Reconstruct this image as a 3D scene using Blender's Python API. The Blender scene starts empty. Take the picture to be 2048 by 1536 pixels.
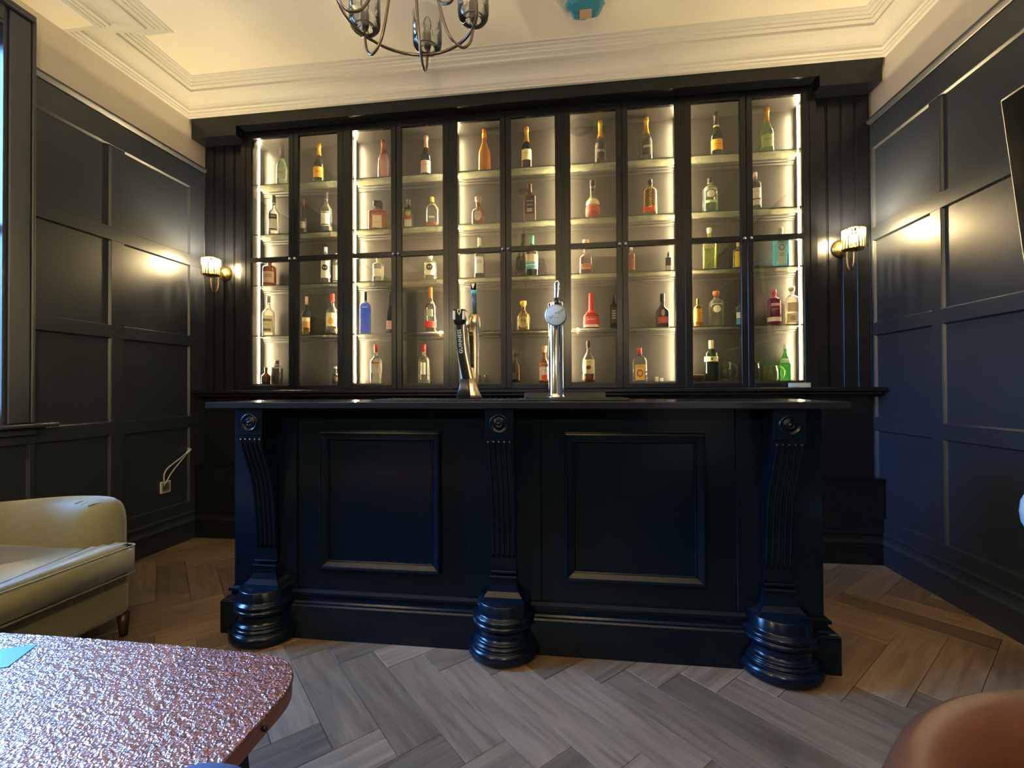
import bpy, bmesh, math, random
from mathutils import Vector, Matrix
random.seed(7)
PI = math.pi
SC = bpy.context.scene
COL = SC.collection

# ------------------------------------------------------------------ camera
CAM_H = 1.15
def make_camera():
    yaw, pitch, roll = math.radians(7.349), math.radians(0.544), math.radians(-0.293)
    f = Vector((-math.sin(yaw)*math.cos(pitch), math.cos(yaw)*math.cos(pitch), math.sin(pitch)))
    r = Vector((math.cos(yaw), math.sin(yaw), 0)); u = r.cross(f)
    r2 = math.cos(roll)*r + math.sin(roll)*u; u2 = -math.sin(roll)*r + math.cos(roll)*u
    cd = bpy.data.cameras.new('camera'); co = bpy.data.objects.new('camera', cd); COL.objects.link(co)
    cd.sensor_width = 36; cd.lens = 912.33/2048*36; cd.clip_start = 0.02
    m = Matrix((r2, u2, -f)).transposed().to_4x4(); m.translation = (0, 0, CAM_H)
    co.matrix_world = m; SC.camera = co
make_camera()

# ------------------------------------------------------------------ world, lights, exposure
SC.view_settings.view_transform = 'Standard'
SC.view_settings.look = 'None'
SC.view_settings.gamma = 1.0
SC.view_settings.use_curve_mapping = False
SC.view_settings.exposure = 1.15
SKY = 42.0          # daylight strength outside the windows
SCONCE_W = 26.0    # each wall light
STRIP_E = 115.0      # LED strips in the cabinet
W = bpy.data.worlds.new('world'); SC.world = W; W.use_nodes = True
nt = W.node_tree; bg = nt.nodes['Background']
# overcast blue evening sky above the roofs of the street, darker street below
tcw = nt.nodes.new('ShaderNodeTexCoord'); sxw = nt.nodes.new('ShaderNodeSeparateXYZ'); rw = nt.nodes.new('ShaderNodeValToRGB')
nt.links.new(tcw.outputs['Generated'], sxw.inputs[0]); nt.links.new(sxw.outputs['Z'], rw.inputs[0]); nt.links.new(rw.outputs[0], bg.inputs[0])
cr_ = rw.color_ramp; cr_.elements[0].position = 0.0; cr_.elements[0].color = (0.015, 0.03, 0.06, 1)
cr_.elements[1].position = 1.0; cr_.elements[1].color = (0.16, 0.45, 1.0, 1)
for p_, c_ in ((0.02, (0.03, 0.06, 0.12, 1)), (0.16, (0.07, 0.15, 0.30, 1)), (0.24, (0.16, 0.46, 1.0, 1))):
    e_ = cr_.elements.new(p_); e_.color = c_
bg.inputs[1].default_value = SKY

def portal(loc, size, rot):
    l = bpy.data.lights.new('window_light', 'AREA'); l.shape = 'RECTANGLE'; l.size, l.size_y = size
    o = bpy.data.objects.new('window_light', l); COL.objects.link(o); o.location = loc; o.rotation_euler = rot
    l.cycles.is_portal = True
portal((-3.02, 1.57, 2.02), (0.9, 2.13), (PI/2, 0, -PI/2))

# ------------------------------------------------------------------ materials
def new_mat(name):
    m = bpy.data.materials.new(name); m.use_nodes = True
    n = m.node_tree; n.nodes.clear()
    out = n.nodes.new('ShaderNodeOutputMaterial')
    return m, n, out
def N(n, t, **kw):
    x = n.nodes.new(t)
    for k, v in kw.items(): setattr(x, k, v)
    return x
def c4(c): return (c[0], c[1], c[2], 1)
def paint(name, col, rough=0.5, metal=0.0, bump=0.0, bscale=60, var=0.0, spec=0.5, coat=0.0):
    m, n, out = new_mat(name)
    p = N(n, 'ShaderNodeBsdfPrincipled'); n.links.new(p.outputs[0], out.inputs[0])
    p.inputs['Base Color'].default_value = c4(col); p.inputs['Roughness'].default_value = rough
    p.inputs['Metallic'].default_value = metal; p.inputs['Specular IOR Level'].default_value = spec
    p.inputs['Coat Weight'].default_value = coat; p.inputs['Coat Roughness'].default_value = 0.1
    if bump or var:
        tc = N(n, 'ShaderNodeTexCoord'); nz = N(n, 'ShaderNodeTexNoise'); nz.inputs['Scale'].default_value = bscale
        nz.inputs['Detail'].default_value = 3
        n.links.new(tc.outputs['Object'], nz.inputs['Vector'])
        if bump:
            b = N(n, 'ShaderNodeBump'); b.inputs['Strength'].default_value = bump; b.inputs['Distance'].default_value = 0.01
            n.links.new(nz.outputs[0], b.inputs['Height']); n.links.new(b.outputs[0], p.inputs['Normal'])
        if var:
            nz2 = N(n, 'ShaderNodeTexNoise'); nz2.inputs['Scale'].default_value = bscale*0.1
            n.links.new(tc.outputs['Object'], nz2.inputs['Vector'])
            mx = N(n, 'ShaderNodeMix', data_type='RGBA'); n.links.new(nz2.outputs[0], mx.inputs[0])
            mx.inputs[6].default_value = c4([v*(1-var) for v in col]); mx.inputs[7].default_value = c4([min(1, v*(1+var)) for v in col])
            n.links.new(mx.outputs[2], p.inputs['Base Color'])
    return m
def emit(name, col, s):
    m, n, out = new_mat(name); e = N(n, 'ShaderNodeEmission'); e.inputs[0].default_value = c4(col); e.inputs[1].default_value = s
    n.links.new(e.outputs[0], out.inputs[0]); return m
def pane_glass(name, tint=(1, 1, 1), haze=0.0, hcol=(0.7, 0.75, 0.6), rough=0.0, ior=1.45):
    m, n, out = new_mat(name)
    t = N(n, 'ShaderNodeBsdfTransparent'); t.inputs[0].default_value = c4(tint)
    g = N(n, 'ShaderNodeBsdfGlossy'); g.inputs['Roughness'].default_value = rough
    fr = N(n, 'ShaderNodeFresnel'); fr.inputs[0].default_value = ior
    base = t
    if haze:
        d = N(n, 'ShaderNodeBsdfDiffuse'); d.inputs[0].default_value = c4(hcol)
        tl = N(n, 'ShaderNodeBsdfTranslucent'); tl.inputs[0].default_value = c4(hcol)
        a = N(n, 'ShaderNodeMixShader'); a.inputs[0].default_value = 0.5
        n.links.new(d.outputs[0], a.inputs[1]); n.links.new(tl.outputs[0], a.inputs[2])
        b = N(n, 'ShaderNodeMixShader'); b.inputs[0].default_value = haze
        n.links.new(t.outputs[0], b.inputs[1]); n.links.new(a.outputs[0], b.inputs[2]); base = b
    mx = N(n, 'ShaderNodeMixShader'); n.links.new(fr.outputs[0], mx.inputs[0])
    n.links.new(base.outputs[0], mx.inputs[1]); n.links.new(g.outputs[0], mx.inputs[2])
    n.links.new(mx.outputs[0], out.inputs[0]); return m
BG = {}
def bottle_glass(key, tint, edge, op0=0.12, op1=0.85):
    """thin bottle glass: see-through in the middle, denser where the wall turns away; pale edge colours imitate refracted light"""
    if key in BG: return BG[key]
    m, n, out = new_mat('bottle_glass_'+key)
    lw = N(n, 'ShaderNodeLayerWeight'); lw.inputs[0].default_value = 0.5
    mr = N(n, 'ShaderNodeMapRange'); mr.inputs[1].default_value = 0.25; mr.inputs[2].default_value = 0.85
    mr.inputs[3].default_value = op0; mr.inputs[4].default_value = op1
    n.links.new(lw.outputs['Facing'], mr.inputs[0])
    t = N(n, 'ShaderNodeBsdfTransparent'); t.inputs[0].default_value = c4(tint)
    d = N(n, 'ShaderNodeBsdfDiffuse'); d.inputs[0].default_value = c4(edge)
    tl = N(n, 'ShaderNodeBsdfTranslucent'); tl.inputs[0].default_value = c4(edge)
    ad = N(n, 'ShaderNodeMixShader'); ad.inputs[0].default_value = 0.5
    n.links.new(d.outputs[0], ad.inputs[1]); n.links.new(tl.outputs[0], ad.inputs[2])
    a = N(n, 'ShaderNodeMixShader'); n.links.new(mr.outputs[0], a.inputs[0])
    n.links.new(t.outputs[0], a.inputs[1]); n.links.new(ad.outputs[0], a.inputs[2])
    rf = N(n, 'ShaderNodeBsdfRefraction'); rf.inputs['IOR'].default_value = 1.36; rf.inputs['Roughness'].default_value = 0.02; rf.inputs[0].default_value = c4([math.sqrt(v) for v in tint])
    a2 = N(n, 'ShaderNodeMixShader'); a2.inputs[0].default_value = 0.45; n.links.new(a.outputs[0], a2.inputs[1]); n.links.new(rf.outputs[0], a2.inputs[2]); a = a2
    g = N(n, 'ShaderNodeBsdfGlossy'); g.inputs['Roughness'].default_value = 0.06
    fr = N(n, 'ShaderNodeFresnel'); fr.inputs[0].default_value = 1.6
    b = N(n, 'ShaderNodeMixShader'); n.links.new(fr.outputs[0], b.inputs[0])
    n.links.new(a.outputs[0], b.inputs[1]); n.links.new(g.outputs[0], b.inputs[2])
    n.links.new(b.outputs[0], out.inputs[0]); BG[key] = m; return m
PC = {}
def flat(col, rough=0.5, metal=0.0):
    k = (tuple(round(c, 3) for c in col), rough, metal)
    if k not in PC: PC[k] = paint('print_%d' % len(PC), col, rough, metal)
    return PC[k]

NAVY = paint('navy_panel_paint', (0.018, 0.023, 0.037), 0.43, bump=0.04, bscale=220, spec=0.72)
NAVYBAR = paint('navy_bar_paint', (0.0010, 0.0048, 0.0125), 0.21, bump=0.02, bscale=200, spec=0.26)
NAVYCAB = paint('navy_cabinet_paint', (0.0055, 0.0062, 0.0095), 0.27, bump=0.02, bscale=200, spec=0.42)
CABIN = paint('cabinet_interior_paint', (0.026, 0.024, 0.022), 0.42)
CREAM = paint('cream_wall_paint', (0.66, 0.60, 0.53), 0.75, bump=0.03, bscale=160)
CEIL = paint('ceiling_paint', (0.90, 0.84, 0.70), 0.85)
CORN = paint('cornice_paint', (0.66, 0.64, 0.58), 0.6)
STONE = paint('polished_dark_stone', (0.012, 0.014, 0.020), 0.12, var=0.3, bscale=40)
CHROME = paint('chrome', (0.75, 0.77, 0.8), 0.08, 1.0)
BRASS = paint('brass', (0.80, 0.56, 0.20), 0.25, 1.0)
BRONZE = paint('brushed_bronze', (0.62, 0.50, 0.36), 0.28, 1.0)
PEWTER = paint('antique_pewter', (0.22, 0.19, 0.16), 0.30, 1.0)
BLACK = paint('gloss_black', (0.008, 0.008, 0.010), 0.2)
RUBBER = paint('black_rubber', (0.010, 0.010, 0.012), 0.5)
SILVER = paint('silver_trim', (0.62, 0.60, 0.56), 0.3, 1.0)
WHITEP = paint('white_plastic', (0.5, 0.5, 0.48), 0.4)
PANE = pane_glass('door_glass')
WPANE = pane_glass('window_glass', (0.95, 0.98, 1.0))
SHELF = pane_glass('shelf_glass', (0.90, 0.94, 0.84), 0.26, (0.98, 0.96, 0.70))  # diffuse yellow haze imitates the bright reflection under the shelves
SHELFEDGE = paint('shelf_edge_glass', (0.02, 0.05, 0.035), 0.15)
SHADEG = pane_glass('shade_glass', (0.95, 0.96, 0.96), 0.07, (0.8, 0.82, 0.8), ior=1.45)
CRYST = pane_glass('crystal_rod', (0.96, 0.94, 0.86), 0.07, (0.95, 0.9, 0.7), ior=1.6)
LED = emit('led_strip_light', (1.0, 0.79, 0.43), STRIP_E)
BULB = emit('bulb_light', (1.0, 0.74, 0.30), 16.0)
BULBOFF = pane_glass('bulb_glass', (0.85, 0.88, 0.9), 0.15)
LEATHER = paint('brown_leather', (0.105, 0.038, 0.018), 0.42, bump=0.12, bscale=300, var=0.2)
OLIVE = paint('olive_sofa_velvet', (0.205, 0.19, 0.105), 0.62, bump=0.10, bscale=350, var=0.12, spec=0.35)
OLIVE.node_tree.nodes['Principled BSDF'].inputs['Sheen Weight'].default_value = 0.5
PALEBLUE = paint('pale_blue_velvet', (0.25, 0.36, 0.46), 0.7, bump=0.1, bscale=300)
BLUEF = paint('blue_fabric', (0.02, 0.06, 0.19), 0.8, bump=0.1, bscale=300)
WOODLEG = paint('dark_wood', (0.035, 0.014, 0.008), 0.35)
def hammered_copper():
    m, n, out = new_mat('hammered_copper'); p = N(n, 'ShaderNodeBsdfPrincipled'); n.links.new(p.outputs[0], out.inputs[0])
    p.inputs['Base Color'].default_value = (0.37, 0.185, 0.165, 1); p.inputs['Metallic'].default_value = 1; p.inputs['Roughness'].default_value = 0.36
    tc = N(n, 'ShaderNodeTexCoord'); v = N(n, 'ShaderNodeTexVoronoi'); v.inputs['Scale'].default_value = 105
    nz = N(n, 'ShaderNodeTexNoise'); nz.inputs['Scale'].default_value = 55; nz.inputs['Detail'].default_value = 2
    ad = N(n, 'ShaderNodeMath', operation='MULTIPLY_ADD'); ad.inputs[1].default_value = 1.1
    n.links.new(tc.outputs['Object'], nz.inputs[0])
    mv = N(n, 'ShaderNodeMix', data_type='VECTOR'); mv.inputs[0].default_value = 0.035
    n.links.new(tc.outputs['Object'], mv.inputs[4]); n.links.new(nz.outputs['Color'], mv.inputs[5]); n.links.new(mv.outputs[1], v.inputs['Vector'])
    n.links.new(v.outputs['Distance'], ad.inputs[0]); n.links.new(nz.outputs[0], ad.inputs[2])
    b = N(n, 'ShaderNodeBump'); b.inputs['Strength'].default_value = 0.42; b.inputs['Distance'].default_value = 0.006
    n.links.new(ad.outputs[0], b.inputs['Height']); n.links.new(b.outputs[0], p.inputs['Normal']); return m
COPPER = hammered_copper()
COPPERE = paint('copper_edge', (0.42, 0.20, 0.14), 0.4, 1.0, bump=0.3, bscale=60)
def plank_wood():
    m, n, out = new_mat('oak_plank'); p = N(n, 'ShaderNodeBsdfPrincipled'); n.links.new(p.outputs[0], out.inputs[0])
    oi = N(n, 'ShaderNodeObjectInfo'); tc = N(n, 'ShaderNodeTexCoord')
    mp = N(n, 'ShaderNodeMapping'); mp.inputs['Scale'].default_value = (1.6, 16, 1)
    vm = N(n, 'ShaderNodeVectorMath', operation='ADD'); sc = N(n, 'ShaderNodeMath', operation='MULTIPLY'); sc.inputs[1].default_value = 40
    n.links.new(oi.outputs['Random'], sc.inputs[0]); n.links.new(sc.outputs[0], vm.inputs[1]); n.links.new(tc.outputs['Object'], mp.inputs[0]); n.links.new(mp.outputs[0], vm.inputs[0])
    nz = N(n, 'ShaderNodeTexNoise'); nz.inputs['Scale'].default_value = 2.2; nz.inputs['Detail'].default_value = 6; nz.inputs['Distortion'].default_value = 0.6
    n.links.new(vm.outputs[0], nz.inputs['Vector'])
    cr = N(n, 'ShaderNodeValToRGB'); n.links.new(nz.outputs[0], cr.inputs[0])
    cr.color_ramp.elements[0].position = 0.3; cr.color_ramp.elements[0].color = (0.130, 0.086, 0.057, 1)
    cr.color_ramp.elements[1].position = 0.72; cr.color_ramp.elements[1].color = (0.240, 0.172, 0.117, 1)
    hs = N(n, 'ShaderNodeHueSaturation'); mr = N(n, 'ShaderNodeMapRange'); mr.inputs[3].default_value = 0.62; mr.inputs[4].default_value = 1.25
    n.links.new(oi.outputs['Random'], mr.inputs[0]); n.links.new(mr.outputs[0], hs.inputs['Value']); n.links.new(cr.outputs[0], hs.inputs['Color'])
    n.links.new(hs.outputs[0], p.inputs['Base Color']); p.inputs['Roughness'].default_value = 0.48
    b = N(n, 'ShaderNodeBump'); b.inputs['Strength'].default_value = 0.12; b.inputs['Distance'].default_value = 0.004
    n.links.new(nz.outputs[0], b.inputs['Height']); n.links.new(b.outputs[0], p.inputs['Normal']); return m
OAK = plank_wood()
GROOVE = paint('floor_joint', (0.02, 0.015, 0.012), 0.9)
SCREEN = paint('tv_screen', (0.004, 0.004, 0.005), 0.12)

# ------------------------------------------------------------------ mesh helpers
class MB:
    def __init__(s): s.v = []; s.f = []; s.sm = []
    def add(s, v, f, smooth=False):
        b = len(s.v); s.v += [tuple(p) for p in v]; s.f += [tuple(i+b for i in q) for q in f]; s.sm += [smooth]*len(f); return s
    def box(s, x0, x1, y0, y1, z0, z1, bev=0.0):
        x0, x1 = min(x0, x1), max(x0, x1); y0, y1 = min(y0, y1), max(y0, y1); z0, z1 = min(z0, z1), max(z0, z1)
        if bev <= 0:
            v = [(x, y, z) for z in (z0, z1) for y in (y0, y1) for x in (x0, x1)]
            return s.add(v, [(0, 2, 3, 1), (4, 5, 7, 6), (0, 1, 5, 4), (2, 6, 7, 3), (0, 4, 6, 2), (1, 3, 7, 5)])
        bm = bmesh.new(); r = bmesh.ops.create_cube(bm, size=1)
        for q in bm.verts: q.co = Vector(((x0+x1)/2+q.co.x*(x1-x0), (y0+y1)/2+q.co.y*(y1-y0), (z0+z1)/2+q.co.z*(z1-z0)))
        bev = min(bev, 0.49*min(x1-x0, y1-y0, z1-z0))
        bmesh.ops.bevel(bm, geom=bm.edges[:], offset=bev, segments=3 if bev > 0.01 else 1, affect='EDGES', profile=0.5)
        bm.verts.index_update(); s.add([q.co[:] for q in bm.verts], [[q.index for q in f.verts] for f in bm.faces], bev > 0.01); bm.free(); return s
    def prism(s, poly, axis, a0, a1):
        """poly of 2D points extruded along axis ('x': poly=(y,z); 'y': (x,z); 'z': (x,y))"""
        def P(p, a): return {'x': (a, p[0], p[1]), 'y': (p[0], a, p[1]), 'z': (p[0], p[1], a)}[axis]
        n = len(poly); v = [P(p, a0) for p in poly]+[P(p, a1) for p in poly]
        f = [tuple(range(n)), tuple(range(2*n-1, n-1, -1))]+[(i, i+n, (i+1) % n+n, (i+1) % n) for i in range(n)]
        return s.add(v, f)
    def lathe(s, prof, c=(0, 0, 0), seg=24, a0=0, a1=2*PI, sec=None, smooth=True, caps=False):
        full = abs(a1-a0-2*PI) < 1e-6; m = seg if full else seg+1; v = []; f = []
        for r, z in prof:
            for i in range(m):
                a = a0+(a1-a0)*i/seg
                x, y = (math.cos(a)*r, math.sin(a)*r) if sec is None else sec(a, r)
                v.append((c[0]+x, c[1]+y, c[2]+z))
        for j in range(len(prof)-1):
            for i in range(seg):
                k = (i+1) % m
                f.append((j*m+i, j*m+k, (j+1)*m+k, (j+1)*m+i))
        if full and caps:
            f.append(tuple(range(m-1, -1, -1))); f.append(tuple((len(prof)-1)*m+i for i in range(m)))
        return s.add(v, f, smooth)
    def tube(s, pts, r, seg=8, closed=False, r2=None):
        pts = [Vector(p) for p in pts]; n = len(pts); v = []; f = []; up = None
        for i, p in enumerate(pts):
            a = pts[(i-1) % n] if (closed or i > 0) else p; b = pts[(i+1) % n] if (closed or i < n-1) else p
            t = (b-a).normalized()
            if up is None: up = t.orthogonal().normalized()
            up = (up-t*up.dot(t)).normalized(); w = t.cross(up)
            rr = r if r2 is None else r+(r2-r)*i/(n-1)
            for k in range(seg):
                an = 2*PI*k/seg; v.append(p+rr*(math.cos(an)*up+math.sin(an)*w))
        for i in range(n if closed else n-1):
            for k in range(seg):
                a, b = i*seg+k, i*seg+(k+1) % seg; c, d = ((i+1) % n)*seg+(k+1) % seg, ((i+1) % n)*seg+k
                f.append((a, b, c, d))
        if not closed:
            f.append(tuple(range(seg-1, -1, -1))); f.append(tuple((n-1)*seg+k for k in range(seg)))
        return s.add(v, f, True)
    def ell(s, c, r, seg=20, rings=12, p=1.0):
        def e(x): return math.copysign(abs(x)**p, x)
        v = []; f = []
        for j in range(rings+1):
            ph = -PI/2+PI*j/rings
            for i in range(seg):
                a = 2*PI*i/seg
                v.append((c[0]+r[0]*e(math.cos(ph))*e(math.cos(a)), c[1]+r[1]*e(math.cos(ph))*e(math.sin(a)), c[2]+r[2]*e(math.sin(ph))))
        for j in range(rings):
            for i in range(seg): f.append((j*seg+i, j*seg+(i+1) % seg, (j+1)*seg+(i+1) % seg, (j+1)*seg+i))
        return s.add(v, f, True)
    def mesh(s, name, mat):
        me = bpy.data.meshes.new(name); assert all(i < len(s.v) for q in s.f for i in q), name
        me.from_pydata(s.v, [], s.f); me.polygons.foreach_set('use_smooth', s.sm)
        bm = bmesh.new(); bm.from_mesh(me); bmesh.ops.remove_doubles(bm, verts=bm.verts, dist=1e-6)
        bmesh.ops.recalc_face_normals(bm, faces=bm.faces)
        bm.to_mesh(me); bm.free()
        if mat: me.materials.append(mat)
        return me
    def build(s, name, mat, parent=None, label=None, loc=None):
        o = bpy.data.objects.new(name, s.mesh(name, mat)); COL.objects.link(o)
        if loc: o.location = loc
        if parent: o.parent = parent
        if label: o['label'] = label
        return o
def tag(o, label=None, cat=None, group=None, kind=None):
    if label: o['label'] = label
    if cat: o['category'] = cat
    if group: o['group'] = group
    if kind: o['kind'] = kind
    return o
def thing(name, label, cat, loc=(0, 0, 0), rz=0, group=None):
    o = bpy.data.objects.new(name, None); COL.objects.link(o); o.location = loc; o.rotation_euler = (0, 0, rz)
    o.empty_display_size = 0.05
    return tag(o, label, cat, group)
def subsurf(o, lv=2):
    m = o.modifiers.new('smooth', 'SUBSURF'); m.levels = lv; m.render_levels = lv
    for p in o.data.polygons: p.use_smooth = True
    return o
def text_mesh(txt, size, depth=0.0004, shear=0.0, spacing=1.0):
    cu = bpy.data.curves.new('t', 'FONT'); cu.body = txt; cu.size = size; cu.align_x = 'CENTER'; cu.align_y = 'CENTER'
    cu.extrude = depth; cu.shear = shear; cu.space_character = spacing; cu.resolution_u = 3
    o = bpy.data.objects.new('t', cu); COL.objects.link(o)
    dg = bpy.context.evaluated_depsgraph_get(); me = bpy.data.meshes.new_from_object(o.evaluated_get(dg))
    bpy.data.objects.remove(o); return me

# ------------------------------------------------------------------ the room
XL, XR, YB, YF, ZC = -2.93, 2.0, 3.33, -1.35, 3.41
struct = lambda o: tag(o, kind='structure')
# floor: sub-floor and individual herringbone planks
m = MB().box(XL-0.1, XR+0.1, YF-0.1, 3.6, -0.12, -0.012); floor = struct(m.build('floor', GROOVE))
def clip(poly, ax, v, keep_less):
    out = []
    for i in range(len(poly)):
        p, q = poly[i], poly[(i+1) % len(poly)]
        ip = (p[ax] <= v) == keep_less; iq = (q[ax] <= v) == keep_less
        if ip: out.append(p)
        if ip != iq:
            t = (v-p[ax])/(q[ax]-p[ax]); out.append((p[0]+t*(q[0]-p[0]), p[1]+t*(q[1]-p[1])))
    return out
PW, PL, S2 = 0.1525, 0.61, 2**-0.5
def ab(a, b): return ((a+b)*S2, (b-a)*S2)
planks = []
for k in range(-45, 46):
    for j in range(-12, 13):
        a0 = -1.817+k*PW+j*PL; b0 = 0.745+k*PW-j*PL
        for (aa, ba, la, lb, rot) in ((a0, b0, PL, PW, -PI/4), (a0+PL, b0+PW-PL, PW, PL, PI/4)):
            g = 0.0009
            poly = [ab(aa+g, ba+g), ab(aa+la-g, ba+g), ab(aa+la-g, ba+lb-g), ab(aa+g, ba+lb-g)]
            cx, cy = ab(aa+la/2, ba+lb/2)
            if not (XL-0.5 < cx < XR+0.5 and YF-0.5 < cy < YB+0.5): continue
            for ax, v, kl in ((0, XL+0.001, False), (0, XR-0.001, True), (1, YF, False), (1, 3.3, True)):
                poly = clip(poly, ax, v, kl)
                if len(poly) < 3: break
            if len(poly) < 3: continue
            area = abs(sum(poly[i][0]*poly[(i+1) % len(poly)][1]-poly[(i+1) % len(poly)][0]*poly[i][1] for i in range(len(poly))))/2
            if area < 1e-4: continue
            planks.append((cx, cy, rot, poly))
def vis_key(p):
    f = -0.128*p[0]+0.992*p[1]; r = 0.992*p[0]+0.128*p[1]
    return (0 if (f > 0.9 and abs(r) < f*1.25) else 1, math.hypot(p[0], p[1]-1.5))
planks.sort(key=vis_key)
def plank_mesh(poly, cx, cy, rot, mb=None):
    c, s_ = math.cos(-rot), math.sin(-rot); q = poly
    if mb is None:
        q = [((x-cx)*c-(y-cy)*s_, (x-cx)*s_+(y-cy)*c) for x, y in poly]
    mb = mb or MB(); n = len(q)
    ccx = sum(p[0] for p in q)/n; ccy = sum(p[1] for p in q)/n
    ins = []
    for x, y in q:
        dx, dy = ccx-x, ccy-y; d = math.hypot(dx, dy) or 1; ins.append((x+dx/d*0.0018, y+dy/d*0.0018))
    v = [(x, y, -0.012) for x, y in q]+[(x, y, -0.0012) for x, y in q]+[(x, y, 0.0) for x, y in ins]
    f = []
    for l in (0, 1):
        f += [(l*n+i, l*n+(i+1) % n, (l+1)*n+(i+1) % n, (l+1)*n+i) for i in range(n)]
    f.append(tuple(2*n+i for i in range(n))); mb.add(v, f); return mb
shared = {}
rest = MB()
for i, (cx, cy, rot, poly) in enumerate(planks):
    if i >= 290: plank_mesh(poly, cx, cy, rot, rest); continue
    full = len(poly) == 4 and abs(math.dist(poly[0], poly[2])-math.hypot(PL, PW)) < 0.01 and abs(math.dist(poly[1], poly[3])-math.hypot(PL, PW)) < 0.01
    if full:
        if 'p' not in shared: shared['p'] = plank_mesh(poly, cx, cy, rot).mesh('plank', OAK)
        me = shared['p']
        # the two directions have the same local outline (long side along x)
    else: me = plank_mesh(poly, cx, cy, rot).mesh('plank', OAK)
    o = bpy.data.objects.new('plank', me); COL.objects.link(o); o.location = (cx, cy, random.uniform(-0.0006, 0.0)); o.rotation_euler = (0, 0, rot); o.parent = floor
o = rest.build('plank_field', OAK, floor); o['kind'] = 'stuff'

m = MB().box(XL-0.25, XR+0.25, YF-0.25, 3.6, ZC, ZC+0.12); struct(m.build('ceiling', CEIL))

# walls with window openings: window_1 by the sofa, window_2 behind on the left, window_3 on the front wall
WZ0, WZ1 = 0.985, 3.06
WIN_L = [(1.12, 1.998)]
def wall_with_holes(mb, axis, a0, a1, lo, hi, z0, z1, holes, hz0, hz1):
    """axis 'x' = slab thickness along x between a0 and a1, running lo..hi along y"""
    def B(l, h, z_0, z_1):
        if h-l < 1e-4: return
        if axis == 'x': mb.box(a0, a1, l, h, z_0, z_1)
        else: mb.box(l, h, a0, a1, z_0, z_1)
    cur = lo
    for h0, h1 in sorted(holes):
        B(cur, h0, z0, z1); B(h0, h1, z0, hz0); B(h0, h1, hz1, z1); cur = h1
    B(cur, hi, z0, z1)
m = MB(); wall_with_holes(m, 'x', -3.10, -2.95, YF-0.15, 3.6, 0, ZC, WIN_L, WZ0, WZ1); wall_left = struct(m.build('wall_left', CREAM))
m = MB().box(2.02, 2.17, YF-0.15, 3.6, 0, ZC); wall_right = struct(m.build('wall_right', CREAM))
m = MB(); wall_with_holes(m, 'y', YF-0.15, YF, -2.95, 2.02, 0, ZC, [], WZ0, WZ1); wall_front = struct(m.build('wall_front', CREAM))
m = MB().box(-2.95, 2.02, 3.54, 3.69, 0, ZC); wall_back = struct(m.build('wall_back', NAVYCAB))

# dark panelling: rails, stiles and panels as separate pieces
RAILS = [(0.0, 0.29), (0.86, 0.945), (1.49, 1.57), (2.12, 2.205), (2.735, 2.895)]
PANZ = [(0.29, 0.86), (0.945, 1.49), (1.57, 2.12), (2.205, 2.735)]
def panelling(parent, fx, sgn, stiles, skip=()):
    """fx = x of the rail faces; sgn=+1 when the room lies towards +x"""
    th = 0.022; back = fx-sgn*th
    lo, hi = stiles[0][0], stiles[-1][1]
    for z0, z1 in RAILS:
        segs = [(lo, hi)]
        for s0, s1, k0, k1 in skip:
            if z1 > k0+0.02 and z0 < k1-0.02:
                ns = []
                for a, b in segs:
                    if s0 > a: ns.append((a, min(b, s0)))
                    if s1 < b: ns.append((max(a, s1), b))
                segs = ns
        for a, b in segs: MB().box(back, fx, a, b, z0, z1, 0.0015).build('rail', NAVY, parent)
    for y0, y1 in stiles:
        for z0, z1 in PANZ:
            if any(y0 > s0-0.01 and y1 < s1+0.01 and z0 > k0-0.1 and z1 < k1+0.1 for s0, s1, k0, k1 in skip): continue
            MB().box(back, fx, y0, y1, z0, z1, 0.0015).build('stile', NAVY, parent)
    for (a, b), (c, d) in zip(stiles[:-1], stiles[1:]):
        for z0, z1 in PANZ:
            if any(b > s0-0.05 and c < s1+0.05 and z1 > k0+0.05 for s0, s1, k0, k1 in skip): continue
            mb = MB(); p0 = back; p1 = fx-sgn*0.016; fr = 0.007   # panel face with a small sloped edge bead
            mb.box(p0, p1, b, c, z0, z1)
            e = fx-sgn*0.004
            o_ = [(b, z0), (c, z0), (c, z1), (b, z1)]; i_ = [(b+fr, z0+fr), (c-fr, z0+fr), (c-fr, z1-fr), (b+fr, z1-fr)]
            v = [(e, y, z) for y, z in o_]+[(p1+sgn*0.0002, y, z) for y, z in i_]
            mb.add(v, [(i, (i+1) % 4, 4+(i+1) % 4, 4+i) for i in range(4)])
            mb.build('panel', NAVY, parent)
SKIPL = [(1.01, 2.135, 0.95, 9)]
panelling(wall_left, XL, 1, [(-1.35, -1.30), (-0.72, -0.63), (-0.02, 0.07), (0.92, 1.01), (1.53, 1.62), (2.135, 2.16), (2.578, 2.665), (3.19, 3.33)], SKIPL)
panelling(wall_right, XR, -1, [(-1.35, -1.30), (-0.75, -0.67), (0.10, 0.18), (1.10, 1.18), (2.02, 2.10), (2.752, 2.825), (3.31, 3.33)])
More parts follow.
